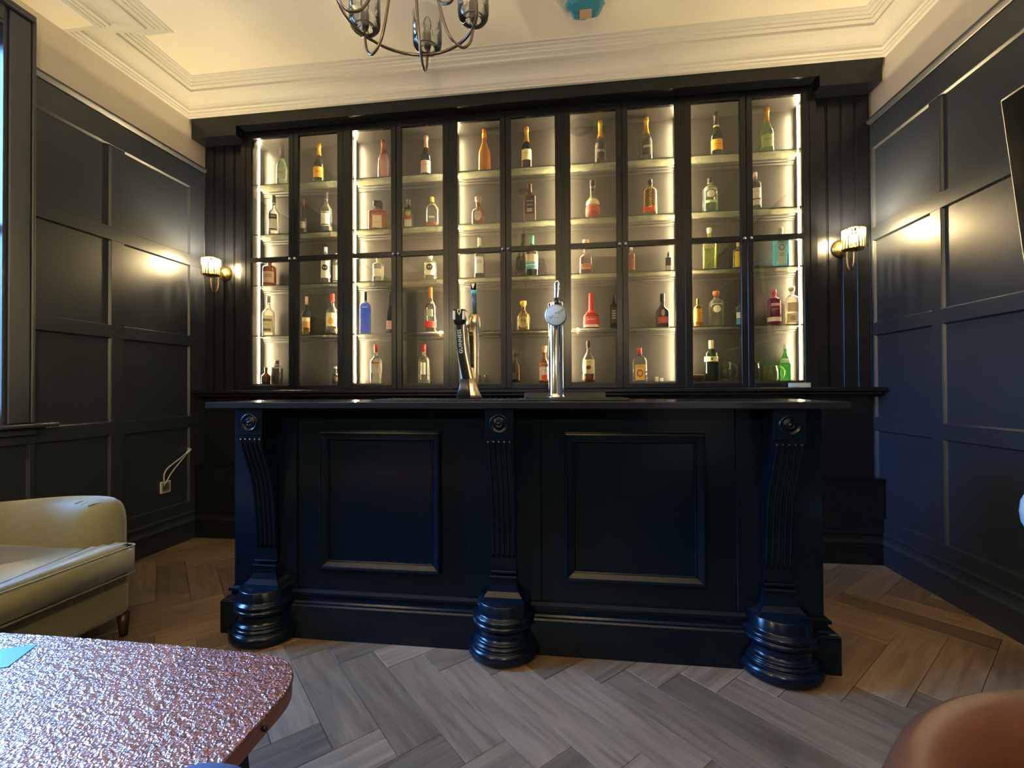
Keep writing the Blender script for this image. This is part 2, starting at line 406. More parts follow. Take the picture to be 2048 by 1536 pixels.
# front wall, behind the photographer: dark dado and a white panelled door
for z0, z1 in RAILS:
    MB().box(-2.93, 0.93, YF, YF+0.022, z0, z1).build('rail', NAVY, wall_front); MB().box(1.77, 2.0, YF, YF+0.022, z0, z1).build('rail', NAVY, wall_front)
for x0, x1 in ((-2.93, -2.0), (-2.0, -1.0), (-1.0, 0.0), (0.0, 0.93), (1.77, 2.0)):
    for z0, z1 in PANZ:
        MB().box(x0, x1, YF, YF+0.008, z0, z1).build('panel', NAVY, wall_front)
        if x0 > -2.9 and x0 < 1.7: MB().box(x0-0.045, x0+0.045, YF, YF+0.022, z0, z1, 0.001).build('stile', NAVY, wall_front)
DOORW = paint('white_door_paint', (0.72, 0.70, 0.64), 0.45)
m = MB().box(1.0, 1.70, YF, YF+0.03, 0, 2.1); dr = tag(m.build('door_1', DOORW), kind='structure')
m = MB().box(0.93, 1.0, YF, YF+0.05, 0, 2.17).box(1.70, 1.77, YF, YF+0.05, 0, 2.17).box(1.0, 1.70, YF, YF+0.05, 2.1, 2.17); m.build('casing', DOORW, dr)
for a, b, c, d in ((1.10, 1.60, 0.2, 0.95), (1.10, 1.60, 1.1, 2.0)): MB().box(a, b, YF+0.03, YF+0.038, c, d, 0.004).build('panel', DOORW, dr)
MB().ell((1.07, YF+0.06, 1.0), (0.025, 0.025, 0.025)).build('door_knob', BRASS, dr)

# sweep a profile (d from wall, z) round an open polyline of wall corners; inward is to the left of travel
def sweep(path, prof, mb, closed=False):
    P = [Vector((x, y)) for x, y in path]; n = len(P)
    def nrm(i, j):
        d = (P[j]-P[i]).normalized(); return Vector((-d.y, d.x))
    rows = []
    for i in range(n):
        if 0 < i < n-1:
            n1, n2 = nrm(i-1, i), nrm(i, i+1); b = (n1+n2)/(1+n1.dot(n2))
        elif i == 0: b = nrm(0, 1)
        else: b = nrm(n-2, n-1)
        rows.append([(P[i].x+b.x*d, P[i].y+b.y*d, z) for d, z in prof])
    k = len(prof)
    for i in range(n-1):
        mb.add(rows[i]+rows[i+1], [(j, j+1, k+j+1, k+j) for j in range(k-1)]+[(k-1, 0, k, 2*k-1)])
    mb.add(rows[0], [tuple(range(k))]); mb.add(rows[-1], [tuple(range(k-1, -1, -1))])
    return mb
CP = [(0, 3.27), (0.022, 3.27), (0.026, 3.280), (0.034, 3.284), (0.036, 3.294), (0.046, 3.298)]
for i in range(7):
    a = i/6*PI/2; CP.append((0.05+0.105*(1-math.cos(a)), 3.300+0.058*math.sin(a)))
CP += [(0.168, 3.360), (0.168, 3.376), (0.196, 3.380), (0.198, 3.388), (0.214, 3.392), (0.216, 3.398), (0.238, 3.400), (0.244, 3.405), (0.262, 3.406), (0.265, 3.41), (0, 3.41)]
BXX, BXY = -2.735, 2.30   # boxed beam along the left wall over the window
# whole loop travelled counter-clockwise seen from above so that inward is left
loop = [(2.02, YF), (2.02, 3.2), (-2.95, 3.2), (-2.95, BXY), (BXX, BXY), (BXX, YF)]
def cornice_seg(name, i, j):
    P = [Vector(p) for p in loop]
    m = MB(); rows = []
    def nr(a, b): d = (P[b]-P[a]).normalized(); return Vector((-d.y, d.x))
    for q in range(i, j+1):
        if 0 < q < len(P)-1:
            n1, n2 = nr(q-1, q), nr(q, q+1); b = (n1+n2)/(1+n1.dot(n2))
        elif q == 0: b = nr(0, 1)
        else: b = nr(len(P)-2, len(P)-1)
        rows.append([(P[q].x+b.x*d, P[q].y+b.y*d, z) for d, z in CP])
    k = len(CP)
    for a in range(len(rows)-1):
        m.add(rows[a]+rows[a+1], [(t, t+1, k+t+1, k+t) for t in range(k-1)]+[(k-1, 0, k, 2*k-1)])
    return struct(m.build(name, CORN))
cornice_seg('trim_1', 0, 1); cornice_seg('trim_2', 1, 2); cornice_seg('trim_3', 2, 5)
m = MB().box(-2.95, BXX, YF, BXY, 3.27, ZC); struct(m.build('trim_4', CEIL))
# cap rail of the panelling
CAPP = [(0, 2.885), (0.012, 2.885), (0.012, 2.898), (0.024, 2.906), (0.036, 2.916), (0.042, 2.922), (0.042, 2.934), (0, 2.934)]
m = MB(); sweep([(2.02, YF), (2.02, 3.33)], CAPP, m); struct(m.build('trim_5', NAVY))
for i, (a, b) in enumerate(((3.33, 2.135), (1.005, YF))):
    m = MB(); sweep([(-2.95, a), (-2.95, b)], CAPP, m); struct(m.build('trim_%d' % (6+i), NAVY))
# baseboards
BP = [(0, 0), (0.016, 0), (0.016, 0.118), (0.013, 0.128), (0.026, 0.132) , (0.026, 0.142), (0.016, 0.156), (0.012, 0.170), (0.012, 0.190), (0.018, 0.196), (0.018, 0.206), (0.006, 0.214), (0, 0.214)]
m = MB(); sweep([(XR, YF), (XR, 3.235)], BP, m); struct(m.build('baseboard_right', NAVY))
m = MB(); sweep([(XR, 3.235), (XL, 3.235)], BP, m); struct(m.build('baseboard_back', NAVYCAB))
m = MB(); sweep([(XL, 3.235), (XL, YF)], BP, m); struct(m.build('baseboard_left', NAVY))

# windows
def window(name, lo, hi, axis, plane, sgn, z0=WZ0, z1=WZ1):
    """axis x: wall plane at x=plane, room towards sgn"""
    def bx(mb, n0, n1, l, h, a, b, bev=0.0):
        p, q = plane+sgn*n0, plane+sgn*n1
        if axis == 'x': mb.box(p, q, l, h, a, b, bev)
        else: mb.box(l, h, p, q, a, b, bev)
        return mb
    w = MB()
    bx(w, -0.12, 0, lo-0.001, lo+0.03, z0, z1); bx(w, -0.12, 0, lo, hi, z1-0.03, z1+0.001); bx(w, -0.12, 0, lo, hi, z0-0.001, z0+0.03)
    root = struct(w.build(name, NAVY))
    lw_ = MB(); bx(lw_, -0.14, -0.002, hi-0.0015, hi+0.002, z0, z1); lw_.build('reveal_lining', CORN, root)
    c = MB()
    for a, b in ((lo-0.115, lo), (hi, hi+0.137)):
        bx(c, 0, 0.035, a, b, z0-0.01, z1+0.115)
        bx(c, 0.035, 0.048, a+0.02, b-0.02, z0-0.01, z1+0.095, 0.004); bx(c, 0.035, 0.055, (a if a < lo else b-0.018), (a+0.018 if a < lo else b), z0-0.01, z1+0.115, 0.004)
    bx(c, 0, 0.035, lo, hi, z1, z1+0.115); bx(c, 0.035, 0.048, lo, hi, z1+0.02, z1+0.095, 0.004); bx(c, 0.035, 0.07, lo-0.125, hi+0.125, z1+0.10, z1+0.13, 0.004)
    c.build('casing', NAVY, root)
    s_ = MB(); bx(s_, 0.0, 0.10, lo-0.22, hi+0.227, z0-0.034, z0-0.012, 0.006); bx(s_, 0, 0.05, lo-0.14, hi+0.15, z0-0.075, z0-0.034, 0.004); s_.build('sill', NAVY, root)
    zm = (z0+z1)/2
    f = MB()
    for a, b in ((z0+0.03, zm+0.02), (zm-0.02, z1-0.03)):
        n0, n1 = (-0.085, -0.05) if a < zm-0.1 else (-0.12, -0.085)
        bx(f, n0, n1, lo+0.03, lo+0.065, a, b); bx(f, n0, n1, hi-0.03, hi-0.002, a, b); bx(f, n0, n1, lo+0.03, hi-0.012, a, a+0.04); bx(f, n0, n1, lo+0.03, hi-0.012, b-0.04, b)
    f.build('sash', NAVY, root)
    for a, b, n in ((z0+0.06, zm, -0.07), (zm, z1-0.06, -0.10)):
        g = MB(); bx(g, n-0.003, n, lo+0.06, hi-0.028, a, b); g.build('pane', WPANE, root)
    return root
window('window_1', WIN_L[0][0], WIN_L[0][1], 'x', -2.95, 1)

# ------------------------------------------------------------------ back bar display cabinet
CXC = -0.465; PITCH = 0.833
BAYS = [CXC+(i-2)*PITCH for i in range(5)]
Y_D = 3.30; Y_BK = 3.51
cab = thing('display_cabinet', 'wall-wide dark navy back bar cabinet with ten tall glazed doors and lit glass shelves', 'cabinet', (CXC, 3.235, 0))
def cpart(mb, name, mat, label=None):
    o = mb.build(name, mat, cab, label); o.matrix_parent_inverse = Matrix.Translation((-CXC, -3.235, 0)); return o
XLC, XRC = -2.555, 1.625
m = MB().box(XL+0.001, XR-0.001, 3.235, 3.53, 0.0, 0.555).box(XL+0.001, XR-0.001, 3.225, 3.53, 0.548, 0.556); cpart(m, 'plinth', NAVYCAB)
m = MB().box(XL+0.001, XR-0.001, 3.33, 3.53, 0.556, 1.115)
for i in range(6): m.box(CXC+(i-2.5)*PITCH-0.03, CXC+(i-2.5)*PITCH+0.03, 3.318, 3.33, 0.556, 1.115)
cpart(m, 'lower_front', NAVYCAB)
m = MB().prism([(3.205, 1.118), (3.195, 1.124), (3.195, 1.140), (3.203, 1.147), (3.53, 1.147), (3.53, 1.118)], 'x', XL+0.002, XR-0.002).box(XL+0.002, XR-0.002, 3.225, 3.33, 1.098, 1.118, 0.004); cpart(m, 'ledge', NAVYCAB)
# bulkhead over the doors
m = MB().box(-2.55, 1.628, 3.2, 3.53, 3.186, 3.30).box(XL, -2.55, 3.2, 3.53, 3.116, 3.30).box(1.628, XR, 3.2, 3.53, 3.116, 3.30).box(XL, XR, 3.20, 3.53, 3.29, ZC); cpart(m, 'bulkhead', NAVYCAB)
# end uprights of the carcass and dividers
m = MB().box(XLC-0.02, BAYS[0]-0.404, 3.285, Y_BK, 1.147, 3.186).box(BAYS[4]+0.404, XRC+0.02, 3.285, Y_BK, 1.147, 3.186)
for i in range(4):
    x = CXC+(i-1.5)*PITCH; m.box(x-0.0125, x+0.0125, 3.29, Y_BK, 1.147, 3.186)
m.box(XLC, XRC, 3.30, 3.53, 3.150, 3.19); cpart(m, 'carcass', NAVYCAB)
for i, x in enumerate(BAYS):
    m = MB().box(x-0.404, x+0.404, Y_BK-0.012, Y_BK, 1.149, 3.150); cpart(m, 'back_panel', CABIN)
    m = MB()
    for s in (-1, 1): m.box(x+s*0.398, x+s*0.404, 3.318, 3.498, 1.195, 3.148)
    m.box(x-0.398, x+0.398, 3.318, 3.498, 3.138, 3.149); cpart(m, 'lining', CABIN)
    m = MB().box(x-0.398, x+0.398, 3.318, 3.498, 1.149, 1.193); cpart(m, 'shelf_board', CABIN)
    for z in (2.795, 2.395, 1.987, 1.583):
        m = MB().box(x-0.397, x+0.397, 3.361, 3.497, z-0.008, z-0.0002); o = cpart(m, 'glass_shelf', SHELF)
        m = MB().box(x-0.397, x+0.397, 3.3585, 3.361, z-0.008, z-0.0002); e = m.build('polished_edge', SHELFEDGE, o)
        m = MB().prism([(3.498, z-0.05), (3.492, z-0.05), (3.490, z-0.042), (3.484, z-0.036), (3.484, z-0.026), (3.476, z-0.02), (3.472, z-0.009), (3.498, z-0.009)], 'x', x-0.397, x+0.397); cpart(m, 'shelf_rail', CABIN)
    for s in (-1, 1):
        m = MB().box(x+s*0.3955, x+s*0.401, 3.426, 3.440, 1.20, 3.135); cpart(m, 'light_strip', LED, 'warm white light strip')
# doors
for i, x in enumerate(BAYS):
    for s in (-1, 1):
        # s=-1: left door of the pair
        x_in, x_out = x+s*0.0015, x+s*0.4085
        d = MB(); y0, y1 = 3.288, 3.314
        d.box(x_in, x+s*0.0405, y0, y1, 1.150, 3.165, 0.002).box(x+s*0.361, x_out, y0, y1, 1.150, 3.165, 0.002)
        d.box(x+s*0.0405, x+s*0.361, y0, y1, 1.150, 1.179, 0.001).box(x+s*0.0405, x+s*0.361, y0, y1, 3.128, 3.165, 0.001).box(x+s*0.0405, x+s*0.361, y0, y1, 2.148, 2.186, 0.001)
        door = cpart(d, 'door', NAVYCAB)
        for z0, z1 in ((1.176, 2.152), (2.182, 3.132)):
            MB().box(x+s*0.038, x+s*0.364, 3.300, 3.303, z0, z1).build('pane', PANE, door)
        k = MB(); pr = [(0.0, 0.0), (0.004, 0.0), (0.004, 0.008), (0.009, 0.013), (0.010, 0.018), (0.007, 0.023), (0.0, 0.025)]
        v = []
        kk = MB().lathe(pr, seg=12); kk.v = [(x+s*0.021+a, 3.288-c, 2.163+b) for a, b, c in kk.v]; kk.build('knob', SILVER, door, 'small silver knob')
# side sections of beaded boards
for (a, b, sd) in ((XL, XLC-0.02, 'l'), (XRC+0.02, XR, 'r')):
    n = 4; w = (b-a)/n
    for i in range(n):
        x0, x1 = a+i*w, a+(i+1)*w
        MB().prism([(x0+0.001, 3.36), (x0+0.001, 3.335), (x0+0.005, 3.33), (x1-0.011, 3.33), (x1-0.009, 3.335), (x1-0.006, 3.331), (x1-0.002, 3.331), (x1-0.001, 3.335), (x1-0.001, 3.36)], 'z', 1.147, 3.116).build('board', NAVYCAB, wall_back)

# ------------------------------------------------------------------ bar counter
bar = thing('bar_counter', 'navy painted bar counter with polished dark stone top and carved columns', 'bar counter', (-0.296, 2.2, 0))
def bpart(mb, name, mat, label=None, par=None):
    if par: return mb.build(name, mat, par, label)
    o = mb.build(name, mat, bar, label); o.matrix_parent_inverse = Matrix.Translation((0.296, -2.2, 0)); return o
BX0, BX1, BY = -1.608, 1.016, 2.02
bpart(MB().box(-1.638, 1.045, 1.862, 2.345, 1.066, 1.094, 0.003), 'counter_top', STONE, 'polished dark stone top')
bpart(MB().box(BX0, BX1, BY, 2.31, 0.0, 1.066), 'body', NAVYBAR)
SKP = [(0, 0), (0.045, 0), (0.045, 0.148), (0.040, 0.155), (0.030, 0.158), (0.026, 0.166), (0.014, 0.172), (0.012, 0.186), (0.022, 0.190), (0.022, 0.202), (0.010, 0.212), (0, 0.214)]
m = MB(); sweep([(BX1, 2.31), (BX1, BY), (BX0, BY), (BX0, 2.31)][::-1], [(-d, z) for d, z in SKP], m); bpart(m, 'skirting', NAVYBAR)
COLX = [-1.43, -0.298, 0.836]
for cx, a, b in zip(COLX, (BX0, -0.463, 0.682), (-1.286, -0.133, BX1)):
    bpart(MB().box(a, b, BY-0.010, BY+0.001, 0.214, 1.066, 0.003), 'pilaster_board', NAVYBAR)
for a, b in ((-1.170, -0.588), (-0.030, 0.558)):
    z0, z1 = 0.311, 0.956; mb = MB()
    prof = [(0, 0), (0.001, -0.020), (0.004, -0.025), (0.010, -0.026), (0.013, -0.022), (0.016, -0.021), (0.034, -0.008), (0.037, -0.010), (0.042, -0.008), (0.048, 0.004)]
    k = len(prof)
    rows = []
    for (sx, sz) in ((0, 0), (1, 0), (1, 1), (0, 1)):
        rows.append([((b-t if sx else a+t), BY+d, (z1-t if sz else z0+t)) for t, d in prof])
    for i in range(4):
        mb.add(rows[i]+rows[(i+1) % 4], [(j, j+1, k+j+1, k+j) for j in range(k-1)])
    bpart(mb, 'panel_moulding', NAVYBAR)
    bpart(MB().box(a+0.046, b-0.046, BY-0.003, BY+0.002, z0+0.046, z1-0.046), 'panel', NAVYBAR)
def spl(pts, n=10):
    out = []
    P = [pts[0]]+list(pts)+[pts[-1]]
    for i in range(1, len(P)-2):
        for t in range(n):
            t /= n; q = []
            for c in range(len(P[0])):
                p0, p1, p2, p3 = P[i-1][c], P[i][c], P[i+1][c], P[i+2][c]
                q.append(0.5*((2*p1)+(-p0+p2)*t+(2*p0-5*p1+4*p2-p3)*t*t+(-p0+3*p1-3*p2+p3)*t**3))
            out.append(tuple(q))
    out.append(tuple(P[-2])); return out
for cx in COLX:
    hw = 0.055
    face = spl([(1.885, 0.944), (1.892, 0.90), (1.918, 0.83), (1.950, 0.75), (1.968, 0.68), (1.980, 0.58), (1.990, 0.46), (1.996, 0.345)], 5)
    m = MB().prism([(p[0], p[1]) for p in face]+[(2.012, 0.345), (2.012, 0.944)], 'x', cx-hw, cx+hw); cor = bpart(m, 'corbel', NAVYBAR)
    # five raised reeds following the scroll, in two lengths
    for i in range(5):
        x = cx-0.0456+i*0.0228
        pts = [(x, p[0]+0.000, p[1]) for p in face if 0.40 < p[1] < 0.935]
        MB().tube(pts, 0.0055, 6).build('reed', NAVYBAR, cor)
    # block with rosette
    MB().box(cx-0.0595, cx+0.0595, 1.880, 2.012, 0.944, 1.0655, 0.003).build('block', NAVYBAR, cor)
    rp = [(0.0, 0.012), (0.005, 0.011), (0.008, 0.006), (0.012, 0.006), (0.016, 0.010), (0.019, 0.006), (0.024, 0.001), (0.031, 0.001), (0.035, 0.008), (0.039, 0.007), (0.042, 0.0)]
    q = MB().lathe(rp, seg=28); q.v = [(cx+a, 1.8805-c, 1.003+b) for a, b, c in q.v]; q.build('rosette', NAVYBAR, cor)
    MB().box(cx-0.058, cx+0.058, 1.982, 2.012, 0.338, 0.350, 0.003).box(cx-0.062, cx+0.062, 1.974, 2.012, 0.318, 0.330, 0.003).build('bead', NAVYBAR, cor)
    # flared foot
    mb = MB(); ws = [(0.318, 0.058, 1.980), (0.29, 0.059, 1.978), (0.265, 0.068, 1.970), (0.245, 0.084, 1.955), (0.234, 0.100, 1.930)]
    v = []
    for z, w, y in ws: v += [(cx-w, 2.012, z), (cx-w, y, z), (cx+w, y, z), (cx+w, 2.012, z)]
    f = []
    for i in range(len(ws)-1):
        for j in range(4): f.append((4*i+j, 4*i+(j+1) % 4, 4*i+4+(j+1) % 4, 4*i+4+j))
    f += [(3, 2, 1, 0), tuple(4*(len(ws)-1)+j for j in range(4))]
    mb.add(v, f).build('foot', NAVYBAR, cor)
    lp = [(0.0, 0.236), (0.112, 0.236), (0.117, 0.231), (0.118, 0.190), (0.122, 0.184), (0.133, 0.178), (0.138, 0.170), (0.135, 0.162), (0.128, 0.158), (0.134, 0.154), (0.140, 0.146), (0.134, 0.137), (0.123, 0.131), (0.117, 0.118), (0.119, 0.098), (0.128, 0.088), (0.134, 0.086), (0.135, 0.079), (0.131, 0.075), (0.138, 0.073), (0.143, 0.066), (0.141, 0.060)]
    for i in range(9):
        a = PI/2-i/8*PI; lp.append((0.134+0.026*math.cos(a), 0.030+0.030*math.sin(a)))
    lp.append((0, 0.0))
    bpart(MB().lathe(lp, (cx, 2.0, 0), 48), 'column_base', NAVYBAR)

# things on the bar
def rounded(x0, x1, y0, y1, z0, z1, r): return MB().box(x0, x1, y0, y1, z0, z1, r)
t = thing('drip_tray', 'long flat black drip mat under the two-pronged beer tap', 'drip tray', (-0.57, 2.12, 1.094))
rounded(-0.34, 0.345, -0.09, 0.13, 0.0, 0.006, 0.002).build('tray', RUBBER, t)
mb = MB()
for i in range(22): mb.box(-0.325+i*0.031, -0.319+i*0.031, -0.08, 0.12, 0.006, 0.009)
mb.build('ribs', RUBBER, t)
t = thing('drip_tray', 'flat black drip mat under the chrome beer tap', 'drip tray', (0.015, 2.14, 1.094))
rounded(-0.235, 0.24, -0.10, 0.13, 0.0, 0.010, 0.003).build('tray', RUBBER, t)
rounded(-0.22, 0.225, -0.085, 0.115, 0.010, 0.012, 0.001).build('grille', flat((0.03, 0.03, 0.035), 0.3, 1.0), t)
mb = MB().box(-0.20, 0.2, -0.03, 0.03, 0, 0.035, 0.004); o = mb.build('till_drawer', RUBBER, None); o.location = (-0.03, 2.29, 1.0945); tag(o, 'low black box behind the chrome beer tap on the bar', 'box')

def loft(mb, secs, smooth=True):
    """secs: list of lists of 3D points (same count)"""
    k = len(secs[0]); v = [p for s in secs for p in s]; f = []
    for i in range(len(secs)-1):
        for j in range(k): f.append((i*k+j, i*k+(j+1) % k, (i+1)*k+(j+1) % k, (i+1)*k+j))
    f += [tuple(range(k-1, -1, -1)), tuple((len(secs)-1)*k+j for j in range(k))]
    return mb.add(v, f, smooth)
def rsec(cx, cy, z, w, d, n=4.0, k=20):
    return [(cx+w*math.copysign(abs(math.cos(a))**(2/n), math.cos(a)), cy+d*math.copysign(abs(math.sin(a))**(2/n), math.sin(a)), z) for a in [2*PI*i/k for i in range(k)]]
g = thing('beer_tap', 'curved two-pronged black and bronze beer tap with GUINNESS lettering', 'beer tap', (-0.484, 2.15, 1.104), 0.05)
loft(MB(), [rsec(-0.001, 0, 0.0, 0.062, 0.045), rsec(-0.002, 0, 0.02, 0.053, 0.04), rsec(-0.004, 0, 0.05, 0.042, 0.034), rsec(-0.005, 0, 0.092, 0.037, 0.030)]).build('pedestal', BRONZE, g)
loft(MB(), [rsec(-0.022, -0.034, 0.002, 0.037, 0.014), rsec(-0.018, -0.028, 0.05, 0.026, 0.012), rsec(-0.018, -0.024, 0.092, 0.021, 0.010)]).build('badge_panel', paint('dark_bronze', (0.06, 0.06, 0.065), 0.35, 0.8), g, 'dark front of the pedestal')
lo = spl([(-0.004, 0.086, 0.034), (-0.014, 0.14, 0.032), (-0.028, 0.222, 0.028), (-0.036, 0.31, 0.0265), (-0.038, 0.37, 0.026)], 4)
loft(MB(), [rsec(x, 0.0, z, w, 0.026) for x, z, w in lo]).build('left_column', BRONZE, g)
bl = loft(MB(), [rsec(x-0.006, -0.020, z, w*(0.55+0.25*(z-0.086)/0.284), 0.010, 6) for x, z, w in lo]).build('black_front', BLACK, g)
loft(MB(), [rsec(-0.042, -0.002, 0.352, 0.024, 0.034, 7), rsec(-0.042, -0.004, 0.368, 0.0285, 0.036, 7), rsec(-0.042, -0.004, 0.420, 0.0285, 0.036, 7), rsec(-0.042, -0.002, 0.424, 0.027, 0.033, 7)], False).build('cap', BLACK, g)
MB().box(-0.0708, -0.058, -0.0405, 0.02, 0.372, 0.416, 0.002).box(-0.026, -0.0132, -0.0405, 0.02, 0.372, 0.416, 0.002).build('cap_side', SILVER, g, 'silver side plates')
# crest on the cap: small gold harp-like shield
mb = MB().prism([(-0.050, 0.422), (-0.032, 0.422), (-0.033, 0.408), (-0.041, 0.394), (-0.049, 0.408)], 'y', -0.0412, -0.0395); mb.build('crest', SILVER, g)
mb = MB().prism([(-0.046, 0.418), (-0.036, 0.418), (-0.037, 0.409), (-0.041, 0.401), (-0.045, 0.409)], 'y', -0.0418, -0.0411); mb.build('crest_centre', BLACK, g)
ro = spl([(0.018, 0.06, 0.022, 0.022), (0.024, 0.12, 0.018, 0.020), (0.024, 0.18, 0.019, 0.018), (0.022, 0.26, 0.022, 0.018), (0.020, 0.33, 0.026, 0.022), (0.018, 0.37, 0.031, 0.028), (0.022, 0.398, 0.024, 0.022), (0.024, 0.41, 0.012, 0.014)], 4)
loft(MB(), [rsec(x, 0.012, z, w, d, 3) for x, z, w, d in ro]).build('right_column', BRONZE, g)
loft(MB(), [rsec(x-0.009, 0.004-d, z, w*0.42, 0.006, 4) for x, z, w, d in ro if 0.14 < z < 0.33]).build('right_front', BLACK, g)
MB().tube([(0.018, -0.004, 0.385), (0.010, -0.03, 0.385), (0.004, -0.042, 0.37), (0.002, -0.046, 0.35), (0.002, -0.046, 0.335)], 0.009, 10).build('spout', BRONZE, g)
MB().tube([(0.036, 0.01, 0.398), (0.048, 0.008, 0.388), (0.053, 0.006, 0.35), (0.052, 0.004, 0.315)], 0.0055, 8).build('side_arm', BRONZE, g)
loft(MB(), [rsec(0.028, 0.0, 0.405, 0.009, 0.009, 3), rsec(0.026, -0.002, 0.46, 0.012, 0.011, 3), rsec(0.0245, -0.004, 0.50, 0.012, 0.011, 3)]).build('handle', flat((0.05, 0.09, 0.14), 0.25), g, 'slate blue lower handle')
loft(MB(), [rsec(0.0245, -0.004, 0.498, 0.0125, 0.0115, 3), rsec(0.0240, -0.005, 0.518, 0.0125, 0.0115, 3)]).build('handle_band', flat((0.10, 0.45, 0.55), 0.3), g, 'turquoise band')
loft(MB(), [rsec(0.0240, -0.005, 0.516, 0.0115, 0.011, 3), rsec(0.0235, -0.008, 0.538, 0.014, 0.013, 3), rsec(0.023, -0.010, 0.550, 0.015, 0.013, 4)]).build('handle_head', BLACK, g)
MB().prism([(0.015, 0.547), (0.031, 0.547), (0.028, 0.533), (0.023, 0.522), (0.018, 0.533)], 'y', -0.0245, -0.022).build('crest', SILVER, g)
tm = text_mesh('GUINNESS', 0.0235, 0.0004, spacing=1.06)
tm.materials.append(flat((0.55, 0.6, 0.7), 0.4)); o = bpy.data.objects.new('lettering', tm); COL.objects.link(o); o.parent = bl
o.matrix_local = Matrix.Translation((-0.037, -0.0335, 0.270)) @ Matrix.Rotation(math.radians(-5), 4, 'Y') @ Matrix.Rotation(PI/2, 4, 'X') @ Matrix.Rotation(PI/2, 4, 'Z')

g = thing('beer_tap', 'straight chrome column beer tap with round pale blue badge', 'beer tap', (-0.069, 2.15, 1.106), 0.05)
MB().lathe([(0, 0), (0.042, 0), (0.042, 0.004), (0.036, 0.010), (0.0345, 0.02), (0.0345, 0.44), (0.031, 0.452), (0, 0.454)], seg=36).build('column', CHROME, g)
MB().tube([(0, -0.03, 0.415), (0, -0.05, 0.415), (0, -0.06, 0.41)], 0.013, 12).build('tap_body', CHROME, g)
MB().tube([(0, -0.045, 0.40), (0, -0.050, 0.36), (0, -0.052, 0.32)], 0.008, 10).build('spout', CHROME, g)
MB().tube([(0.004, -0.045, 0.418), (0.004, -0.045, 0.46)], 0.011, 12).build('collar', BLACK, g)
MB().tube(spl([(-0.002, -0.045, 0.455), (-0.002, -0.045, 0.50), (-0.001, -0.045, 0.528), (0.007, -0.045, 0.536), (0.014, -0.045, 0.528), (0.013, -0.045, 0.50), (0.010, -0.045, 0.455)], 5), 0.0038, 8).build('handle', CHROME, g)
q = MB().lathe([(0, 0.008), (0.043, 0.008), (0.046, 0.006), (0.048, 0.0), (0.046, -0.006), (0, -0.006)], seg=40); q.v = [(a, -0.072-c, 0.375+b) for a, b, c in q.v]; bd = q.build('badge', flat((0.32, 0.48, 0.72), 0.35), g, 'round pale blue badge with dark script')
q = MB().lathe([(0.0465, 0.007), (0.049, 0.006), (0.050, 0.0), (0.0465, -0.004)], seg=40); q.v = [(a, -0.072-c, 0.375+b) for a, b, c in q.v]; q.build('badge_rim', SILVER, g)
for txt, sz, px, pz, ang in (('San Miguel', 0.0185, 0.0, 0.005, 33), ('ESPECIAL', 0.0055, 0.004, -0.012, 8)):
    tm = text_mesh(txt, sz, 0.0003, shear=0.35); tm.materials.append(flat((0.03, 0.05, 0.16), 0.5)); o = bpy.data.objects.new('lettering', tm); COL.objects.link(o); o.parent = bd
    o.matrix_local = Matrix.Translation((px, -0.0806, 0.375+pz)) @ Matrix.Rotation(-math.radians(ang), 4, 'Y') @ Matrix.Rotation(PI/2, 4, 'X')

# ------------------------------------------------------------------ wall lights
def sconce(x, label, y=3.33, rz=0, z=2.08, watts=SCONCE_W):
    t = thing('wall_light', label, 'wall light', (x, y, z), rz, 'crystal wall lights')
    q = MB().lathe([(0.0, 0.034), (0.012, 0.034), (0.03, 0.030), (0.048, 0.018), (0.058, 0.006), (0.060, 0.0), (0, 0)], seg=32); q.v = [(a, -c, b) for a, b, c in q.v]; q.build('back_plate', BRASS, t)
    MB().tube(spl([(0, -0.03, 0), (0, -0.06, -0.005), (0, -0.075, -0.04), (0, -0.078, -0.11), (0, -0.09, -0.155), (0, -0.115, -0.172), (0, -0.14, -0.155), (0, -0.15, -0.11), (0, -0.15, -0.06)], 5), 0.0055, 8).build('arm', BRASS, t)
    MB().lathe([(0, -0.064), (0.022, -0.062), (0.03, -0.054), (0.056, -0.052), (0.058, -0.047), (0.024, -0.045), (0.018, -0.038), (0.018, -0.015), (0, -0.013)], (0, -0.15, 0), 28).build('lamp_holder', BRASS, t)
    sh = MB()
    n = 18
    for i in range(n):
        a = 2*PI*i/n; sh.tube([(0.058*math.cos(a), -0.15+0.058*math.sin(a), z) for z in (-0.046, -0.040, 0.072, 0.078)], 0.0075, 6)
    sh.build('crystal_shade', CRYST, t)
    r = MB()
    for z in (0.081, -0.047):
        r.tube([(0.058*math.cos(2*PI*i/24), -0.15+0.058*math.sin(2*PI*i/24), z) for i in range(24)], 0.0035, 6, True)
    r.build('shade_ring', BRASS, t)
    MB().ell((0, -0.15, 0.022), (0.017, 0.017, 0.032), 14, 10).build('bulb', BULB, t)
    l = bpy.data.lights.new('bulb_light', 'POINT'); l.energy = watts; l.color = (1.0, 0.78, 0.42); l.shadow_soft_size = 0.02
    o = bpy.data.objects.new('bulb_light', l); COL.objects.link(o); o.parent = t; o.location = (0, -0.15, 0.062)
sconce(-2.742, 'lit brass wall light with crystal rod shade, left of the cabinet')
sconce(1.808, 'lit brass wall light with crystal rod shade, right of the cabinet')
sconce(-2.27, 'lit brass wall light behind the photographer, on the left of that wall', YF+0.022, PI, watts=115)
sconce(0.125, 'lit brass wall light behind the photographer, near the middle of that wall', YF+0.022, PI, watts=115)

